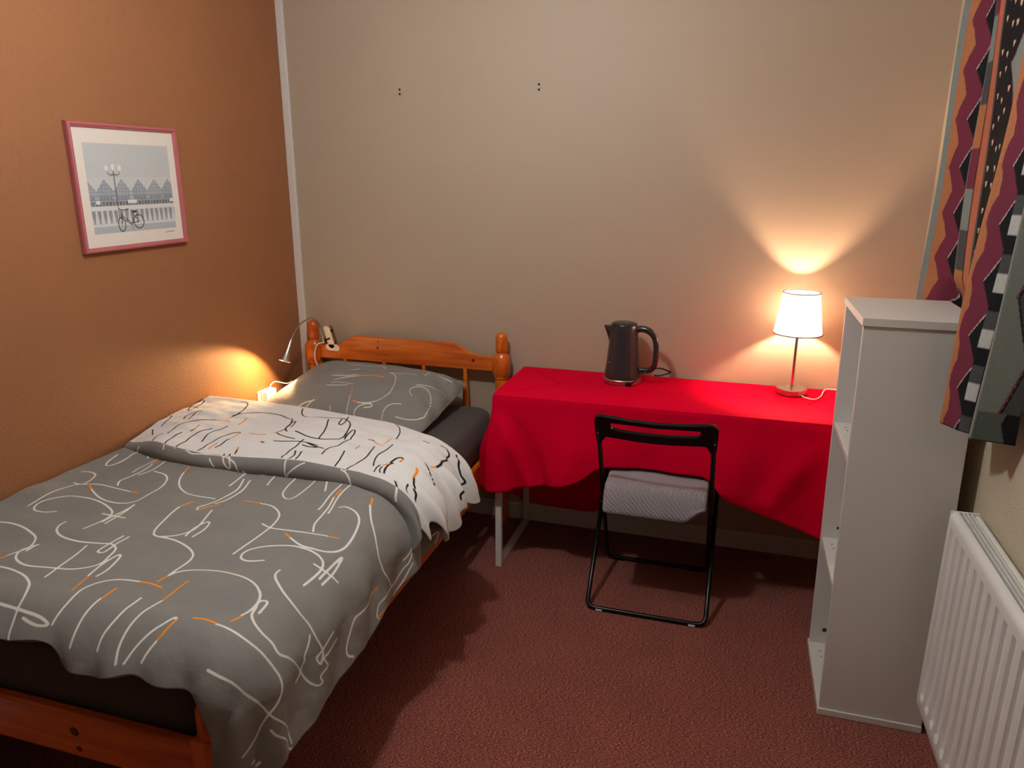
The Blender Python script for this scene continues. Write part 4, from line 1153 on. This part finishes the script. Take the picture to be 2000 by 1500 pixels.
# ------------------------------------------------------------------ curtain
def curtain():
    uk = np.array([0, .012, .11, .128, .14, .17, .29, .36, .372, .47, .495, .512, .522, .62])
    T = np.array([(2.546, -.604), (2.560, -.612), (2.602, -.675), (2.600, -.705), (2.597, -.725), (2.594, -.785), (2.612, -.92), (2.604, -1.0), (2.568, -1.11), (2.608, -1.175), (2.626, -1.20), (2.632, -1.205), (2.605, -1.245), (2.655, -1.28)])
    B = np.array([(2.543, -.584), (2.557, -.592), (2.612, -.665), (2.622, -.70), (2.625, -.735), (2.628, -.79), (2.642, -.9), (2.646, -1.035), (2.515, -1.108), (2.553, -1.165), (2.572, -1.185), (2.580, -1.190), (2.555, -1.222), (2.645, -1.245)])
    nu, nv = 320, 330
    u = np.linspace(0, .62, nu); z = np.linspace(0.985, 2.40, nv)
    def path(K):
        out = []
        for c in range(2):
            q = np.interp(u, uk, K[:, c])
            for _ in range(14): q = np.concatenate([[q[0]], 0.25 * q[:-2] + 0.5 * q[1:-1] + 0.25 * q[2:], [q[-1]]])
            out.append(q)
        return out
    tx, ty = path(T); bx, by = path(B)
    k = sst(0.0, 1.0, (z - 1.0) / 1.0)[:, None] * 0.55 + 0.45 * np.clip((z - 1.0) / 1.35, 0, 1)[:, None]
    X = bx[None] * (1 - k) + tx[None] * k; Y = by[None] * (1 - k) + ty[None] * k
    Z = np.repeat(z[:, None], nu, 1)
    clear = sst(-1.06, -1.03, Y) * (1 - sst(-0.655, -0.63, Y)) * (1 - sst(1.225, 1.30, Z))
    X = np.maximum(X, X * (1 - clear) + 2.645 * clear)
    X = X + 0.003 * np.sin(Z * 9 + u[None] * 30) * (1 - clear)
    X = np.minimum(X, RX - 0.006)
    # printed pattern
    c = lambda *a: np.array(lin(*a)[:3])
    ORA, MAR, BLK, GRG, WHT, DGR, TER = c(176, 112, 74), c(114, 46, 63), c(24, 24, 27), c(128, 136, 130), c(186, 184, 178), c(72, 74, 74), c(178, 104, 78)
    UU = np.repeat(u[None], nv, 0); ZZ = np.repeat(z[:, None], nu, 1)
    col = np.zeros((nv, nu, 3)); col[:] = GRG
    per = 0.128
    tri = np.abs(((ZZ / per) % 1.0) - 0.5) * 2          # 0..1..0
    rnd = 0.5 - 0.5 * np.cos(((ZZ / per + 0.15) % 1.0) * 2 * np.pi)
    for off, soft, chk in ((0.012, 0.3, False), (0.372, 0.75, True)):
        q = UU - off
        zig = tri * (1 - soft * 0.5) + rnd * soft * 0.5
        m1 = (q > 0) & (q < 0.098); col[m1] = ORA
        b1 = 0.010 + 0.038 * zig
        m2 = m1 & (q > b1); col[m2] = MAR
        b2 = 0.062 + 0.042 * tri
        m3 = m1 & (q > b2) & (((ZZ / per) % 1.0) < 2.0); col[m3] = BLK
        edge = m1 & (np.abs(q - b2) < 0.0016) & (((ZZ / per) % 1.0) > 0.5); col[edge] = c(200, 180, 170)
        m4 = (q >= 0.098) & (q < 0.123) & chk
        ck = np.floor((ZZ / per * 3) % 3.0)
        for i_, cc in ((0, BLK), (1, WHT), (2, DGR)): col[m4 & (ck == i_)] = cc
    m = (UU >= .112) & (UU < .14); ck = np.floor((ZZ / 0.11) % 4)
    for i_, cc in ((0, DGR), (1, GRG), (2, MAR), (3, ORA)): col[m & (ck == i_)] = cc
    col[(UU >= .138) & (UU < .142)] = BLK
    col[(UU >= .142) & (UU < .170)] = TER
    col[(UU >= .170) & (UU < .177)] = DGR
    scal = 0.245 + 0.035 * np.abs(np.sin(ZZ * np.pi / 0.23))
    col[(UU >= .177) & (UU < scal)] = BLK
    col[(UU >= scal) & (UU < scal + 0.003)] = MAR
    rng = np.random.RandomState(3)
    for zz in np.arange(1.0, 2.4, 0.055):
        for uu in (0.192, 0.22, 0.248):
            cu, cz = uu + rng.uniform(-.006, .006), zz + rng.uniform(-.02, .02)
            dz = ZZ - cz; du = np.abs(UU - cu)
            col[(dz > -0.007) & (dz < 0.006) & (du < 0.0035 + dz * 0.35) & (UU < scal)] = c(214, 180, 150)
    col[(UU >= .495) & (UU < .517)] = BLK
    col[(UU >= .517) & (UU < .520)] = WHT
    q = UU - .52
    g = np.abs(((ZZ / 0.30 + 0.1) % 1.0) - 0.5) * 2
    col[(q > 0.0)] = c(118, 124, 116)
    col[(q > 0.0) & (q < 0.010)] = c(140, 132, 122)
    col[(q > 0.045 + 0.05 * g)] = DGR
    col[(np.abs(q - 0.045 - 0.05 * g) < 0.0025) & (q > 0.01)] = BLK
    col[(np.abs(q - 0.040 - 0.05 * g) < 0.002) & (((ZZ / 0.30 + 0.1) % 1.0) > 0.5) & (q > 0.01)] = MAR
    low = (ZZ < 1.055) & (q > 0.012); col[low] = c(84, 92, 88); col[low & (q > 0.062 + 0.3 * np.abs(ZZ - 1.03))] = BLK
    grain = 1 + 0.05 * np.random.RandomState(1).randn(nv, nu, 1)
    col = np.clip(col * grain, 0, 1)
    cur = thing('curtain', 'patterned curtain in maroon, orange and black zigzags bunched beside the bookcase', 'curtain', (2.60, -0.93, 0.985))
    o = mobj('fabric', np.stack([X, Y, Z], -1).reshape(-1, 3), gridf(nu, nv), M['curtain'], cur, smooth=True)
    cattr(o, 'print', col.reshape(-1, 3))
    s2 = o.modifiers.new('cloth', 'SOLIDIFY'); s2.thickness = 0.0018; s2.offset = 0
curtain()
cr = thing('curtain_rail', 'white curtain rail along the right wall above the curtain', 'curtain rail', (2.62, -1.6, 2.40))
MB().box(2.600, 2.622, -2.75, -0.45, 2.405, 2.425).build('rail', M['white_plastic'], cr, bev=0.002)
for yy in (-0.6, -1.6, -2.6):
    MB().box(2.622, RX, yy - 0.012, yy + 0.012, 2.40, 2.43).build('bracket', M['white_plastic'], cr)

# ------------------------------------------------------------------ framed picture
pic = thing('framed_picture', 'pink framed watercolour of a bicycle by a balustrade on the ochre wall', 'picture', (0.0, -0.968, 1.327))
PY0, PY1, PZ0, PZ1 = -1.204, -0.733, 1.327, 1.732
fw = 0.0165
def moulding(p0, p1, d_in):
    """one side of the frame with mitred ends; cross-section rounded"""
    p0 = np.array(p0); p1 = np.array(p1); d_in = np.array(d_in); e = (p1 - p0) / np.linalg.norm(p1 - p0)
    prof = [(0.0, 0.001), (0.0, 0.014), (0.002, 0.019), (0.006, 0.021), (0.009, 0.0205), (0.0105, 0.018), (0.0112, 0.0165), (0.0138, 0.0165), (0.0155, 0.015), (fw, 0.012), (fw, 0.001)]
    V = []
    for pt, sg in ((p0, 1), (p1, -1)):
        for (a, x) in prof:
            q = pt + d_in * a + e * sg * a
            V.append((x, q[0], q[1]))
    n = len(prof); F = [[i, (i + 1) % n, n + (i + 1) % n, n + i] for i in range(n)] + [list(range(n))[::-1], [n + i for i in range(n)]]
    return mobj('frame_side', V, F, M['pink'], pic)
moulding((PY0, PZ0), (PY1, PZ0), (0, 1)); moulding((PY1, PZ0), (PY1, PZ1), (-1, 0)); moulding((PY1, PZ1), (PY0, PZ1), (0, -1)); moulding((PY0, PZ1), (PY0, PZ0), (1, 0))
def print_sheet():
    ny, nz = 330, 290
    u = np.linspace(0, 1, ny); v = np.linspace(0, 1, nz)      # v downwards
    U, V_ = np.meshgrid(u, v)
    c = lambda *a: np.array(lin(*a)[:3])
    col = np.zeros((nz, ny, 3)); col[:] = c(226, 216, 204)
    asp = 0.431 / 0.365
    ins = (U > 0.085) & (U < 0.925) & (V_ > 0.125) & (V_ < 0.885)
    k = wob(U * 3, V_ * 3, 2, 4)[..., None] * 0.5
    col[ins] = (c(190, 192, 190) * (1 - 0.06 * k) + c(206, 208, 208) * 0.06 * k)[ins]
    low = ins & (V_ > 0.36); col[low] = (col * 0.985 + 0.015)[low]
    def paint(mask, cc, a=1.0): col[mask & ins] = col[mask & ins] * (1 - a) + cc * a
    paint(np.abs(V_ - 0.53) < 0.12, c(208, 206, 202), 0.35)
    G1, G2, DK, WH = c(150, 156, 166), c(120, 126, 134), c(58, 58, 60), c(222, 220, 216)
    for k2, pk in enumerate((0.07, 0.235, 0.40, 0.57, 0.735, 0.885)):
        hw_ = 0.082
        roof = (np.abs(U - pk) < hw_) & (V_ > 0.425 + np.abs(U - pk) / hw_ * 0.105) & (V_ < 0.635)
        paint(roof, G1 if k2 % 2 else c(160, 163, 170), 0.85)
        paint(roof & (np.abs(V_ - 0.425 - np.abs(U - pk) / hw_ * 0.105) < 0.006), G2, 0.9)
        for r_ in (0.475, 0.505, 0.533, 0.565, 0.60): paint(roof & (np.abs(V_ - r_) < 0.0025), G2, 0.8)
        for q in (-0.055, -0.03, 0, 0.03, 0.055): paint(roof & (np.abs(U - pk - q) < 0.0022) & (V_ > 0.46), G2, 0.6)
        for q in (-0.045, -0.015, 0.015, 0.045): paint((np.abs(U - pk - q) < 0.009) & (np.abs(V_ - 0.585) < 0.012), c(112, 118, 126), 0.7)
    paint((V_ > 0.612) & (V_ < 0.655), c(140, 142, 144), 0.85)
    for k2 in range(26):
        a0 = 0.10 + k2 * 0.032; paint((U > a0) & (U < a0 + 0.018) & (V_ > 0.618) & (V_ < 0.65), DK if k2 % 3 else c(96, 98, 100), 0.7)
    for a0, a1 in ((0.44, 0.53), (0.135, 0.175), (0.885, 0.925)): paint((U > a0) & (U < a1) & (V_ > 0.605) & (V_ < 0.634), WH, 0.95)
    paint((V_ > 0.653) & (V_ < 0.682), c(212, 210, 206), 0.95)
    bal = (V_ > 0.682) & (V_ < 0.815); paint(bal, c(204, 204, 202), 0.95)
    for k2 in range(17):
        b0 = 0.10 + k2 * 0.052
        wv = 0.017 - 0.010 * sst(0.715, 0.80, V_) * 1.0
        paint(bal & (np.abs(U - b0) < wv) & (V_ > 0.69) & (V_ < 0.80), c(128, 130, 132), 0.85)
    paint((V_ > 0.812) & (V_ < 0.826), c(208, 208, 206), 0.9)
    paint((V_ > 0.826), c(170, 174, 178), 0.8)
    def stroke(pts, wd, cc, a=1.0):
        for p, q in zip(pts[:-1], pts[1:]):
            dx, dy = (q[0] - p[0]) * asp, q[1] - p[1]
            t_ = np.clip((((U - p[0]) * asp) * dx + (V_ - p[1]) * dy) / (dx * dx + dy * dy + 1e-9), 0, 1)
            d_ = np.hypot((U - p[0]) * asp - t_ * dx, V_ - p[1] - t_ * dy); mk = d_ < wd
            col[mk] = col[mk] * (1 - a) + cc * a
    stroke([(0.335, 0.36), (0.335, 0.60), (0.337, 0.765)], 0.0045, c(92, 92, 94))
    stroke([(0.275, 0.355), (0.285, 0.385), (0.335, 0.39), (0.385, 0.385), (0.395, 0.355)], 0.004, c(110, 106, 98))
    stroke([(0.30, 0.40), (0.335, 0.375), (0.37, 0.40)], 0.003, c(110, 106, 98))
    for q, vv in ((0.272, 0.325), (0.335, 0.315), (0.397, 0.325)): stroke([(q, vv), (q, vv + 0.012)], 0.02, c(224, 222, 214), 0.9)
    def wheel(cu, cv, ru, rv):
        t_ = np.linspace(0, 2 * math.pi, 40); stroke([(cu + ru * math.cos(a), cv + rv * math.sin(a)) for a in t_], 0.0048, DK)
        stroke([(cu - ru * .7, cv - rv * .6), (cu + ru * .7, cv + rv * .6)], 0.002, c(120, 120, 120), 0.6); stroke([(cu - ru * .6, cv + rv * .7), (cu + ru * .6, cv - rv * .7)], 0.002, c(120, 120, 120), 0.6)
    wheel(0.352, 0.815, 0.034, 0.06); wheel(0.525, 0.80, 0.052, 0.06)
    stroke([(0.36, 0.72), (0.355, 0.76), (0.352, 0.815)], 0.004, DK)
    stroke([(0.335, 0.675), (0.36, 0.69), (0.40, 0.69)], 0.004, DK); stroke([(0.40, 0.69), (0.43, 0.685)], 0.005, DK)
    stroke([(0.365, 0.74), (0.45, 0.81), (0.525, 0.80)], 0.004, DK); stroke([(0.365, 0.765), (0.45, 0.825)], 0.004, DK)
    stroke([(0.455, 0.82), (0.485, 0.715)], 0.004, DK); stroke([(0.47, 0.71), (0.505, 0.71)], 0.009, DK); stroke([(0.485, 0.74), (0.525, 0.80)], 0.0035, DK)
    stroke([(0.455, 0.825), (0.46, 0.875)], 0.003, c(110, 110, 110))
    sg = [(0.80, 0.925), (0.825, 0.915), (0.835, 0.922), (0.85, 0.912), (0.86, 0.92), (0.875, 0.91), (0.885, 0.918), (0.90, 0.912)]
    stroke(sg, 0.0028, c(80, 78, 76), 0.85)
    y = PY0 + 0.0145 + u * (PY1 - PY0 - 0.029); z = PZ1 - 0.0145 - v * (PZ1 - PZ0 - 0.029)
    Yg, Zg = np.meshgrid(y, z)
    Vx = np.stack([np.full(Yg.shape, 0.0105), Yg, Zg], -1).reshape(-1, 3)
    o = mobj('print', Vx, [q[::-1] for q in gridf(ny, nz)], M['printpaper'], pic)
    cattr(o, 'print', col.reshape(-1, 3))
    tag(o, 'grey watercolour of gabled houses, lamp post and bicycle')
print_sheet()
MB().box(0.001, 0.0095, PY0 + 0.0135, PY1 - 0.0135, PZ0 + 0.0135, PZ1 - 0.0135).build('backing_board', M['white_trim'], pic)

# ------------------------------------------------------------------ ceiling lamp (above the frame)
BLX, BLY, BLZ = 1.18, -1.55, 2.29
cl = thing('ceiling_lamp', 'bare bulb pendant hanging from the ceiling above the view', 'lamp', (BLX, BLY, CZ))
MB().lathe([(0.05, 0), (0.05, -0.012), (0.02, -0.03)], (BLX, BLY, CZ), 24).build('ceiling_rose', M['white_plastic'], cl, smooth=True, angle=40)
MB().tube([(BLX, BLY, CZ - 0.02), (BLX, BLY, BLZ + 0.12)], 0.003, 8).build('flex', M['white_plastic'], cl)
MB().lathe([(0.016, 0.06), (0.02, 0.10), (0.012, 0.13)], (BLX, BLY, BLZ), 20).build('bulb_holder', M['white_plastic'], cl, smooth=True)
M['bulb_ceiling'] = emit('ceiling bulb glow', (0.95, 1.0, 1.02, 1), CEIL_E)
MB().lathe([(0.001, -0.05), (0.025, -0.044), (0.043, -0.025), (0.05, 0.0), (0.043, 0.025), (0.027, 0.05), (0.016, 0.065)], (BLX, BLY, BLZ), 24).build('bulb', M['bulb_ceiling'], cl, smooth=True)
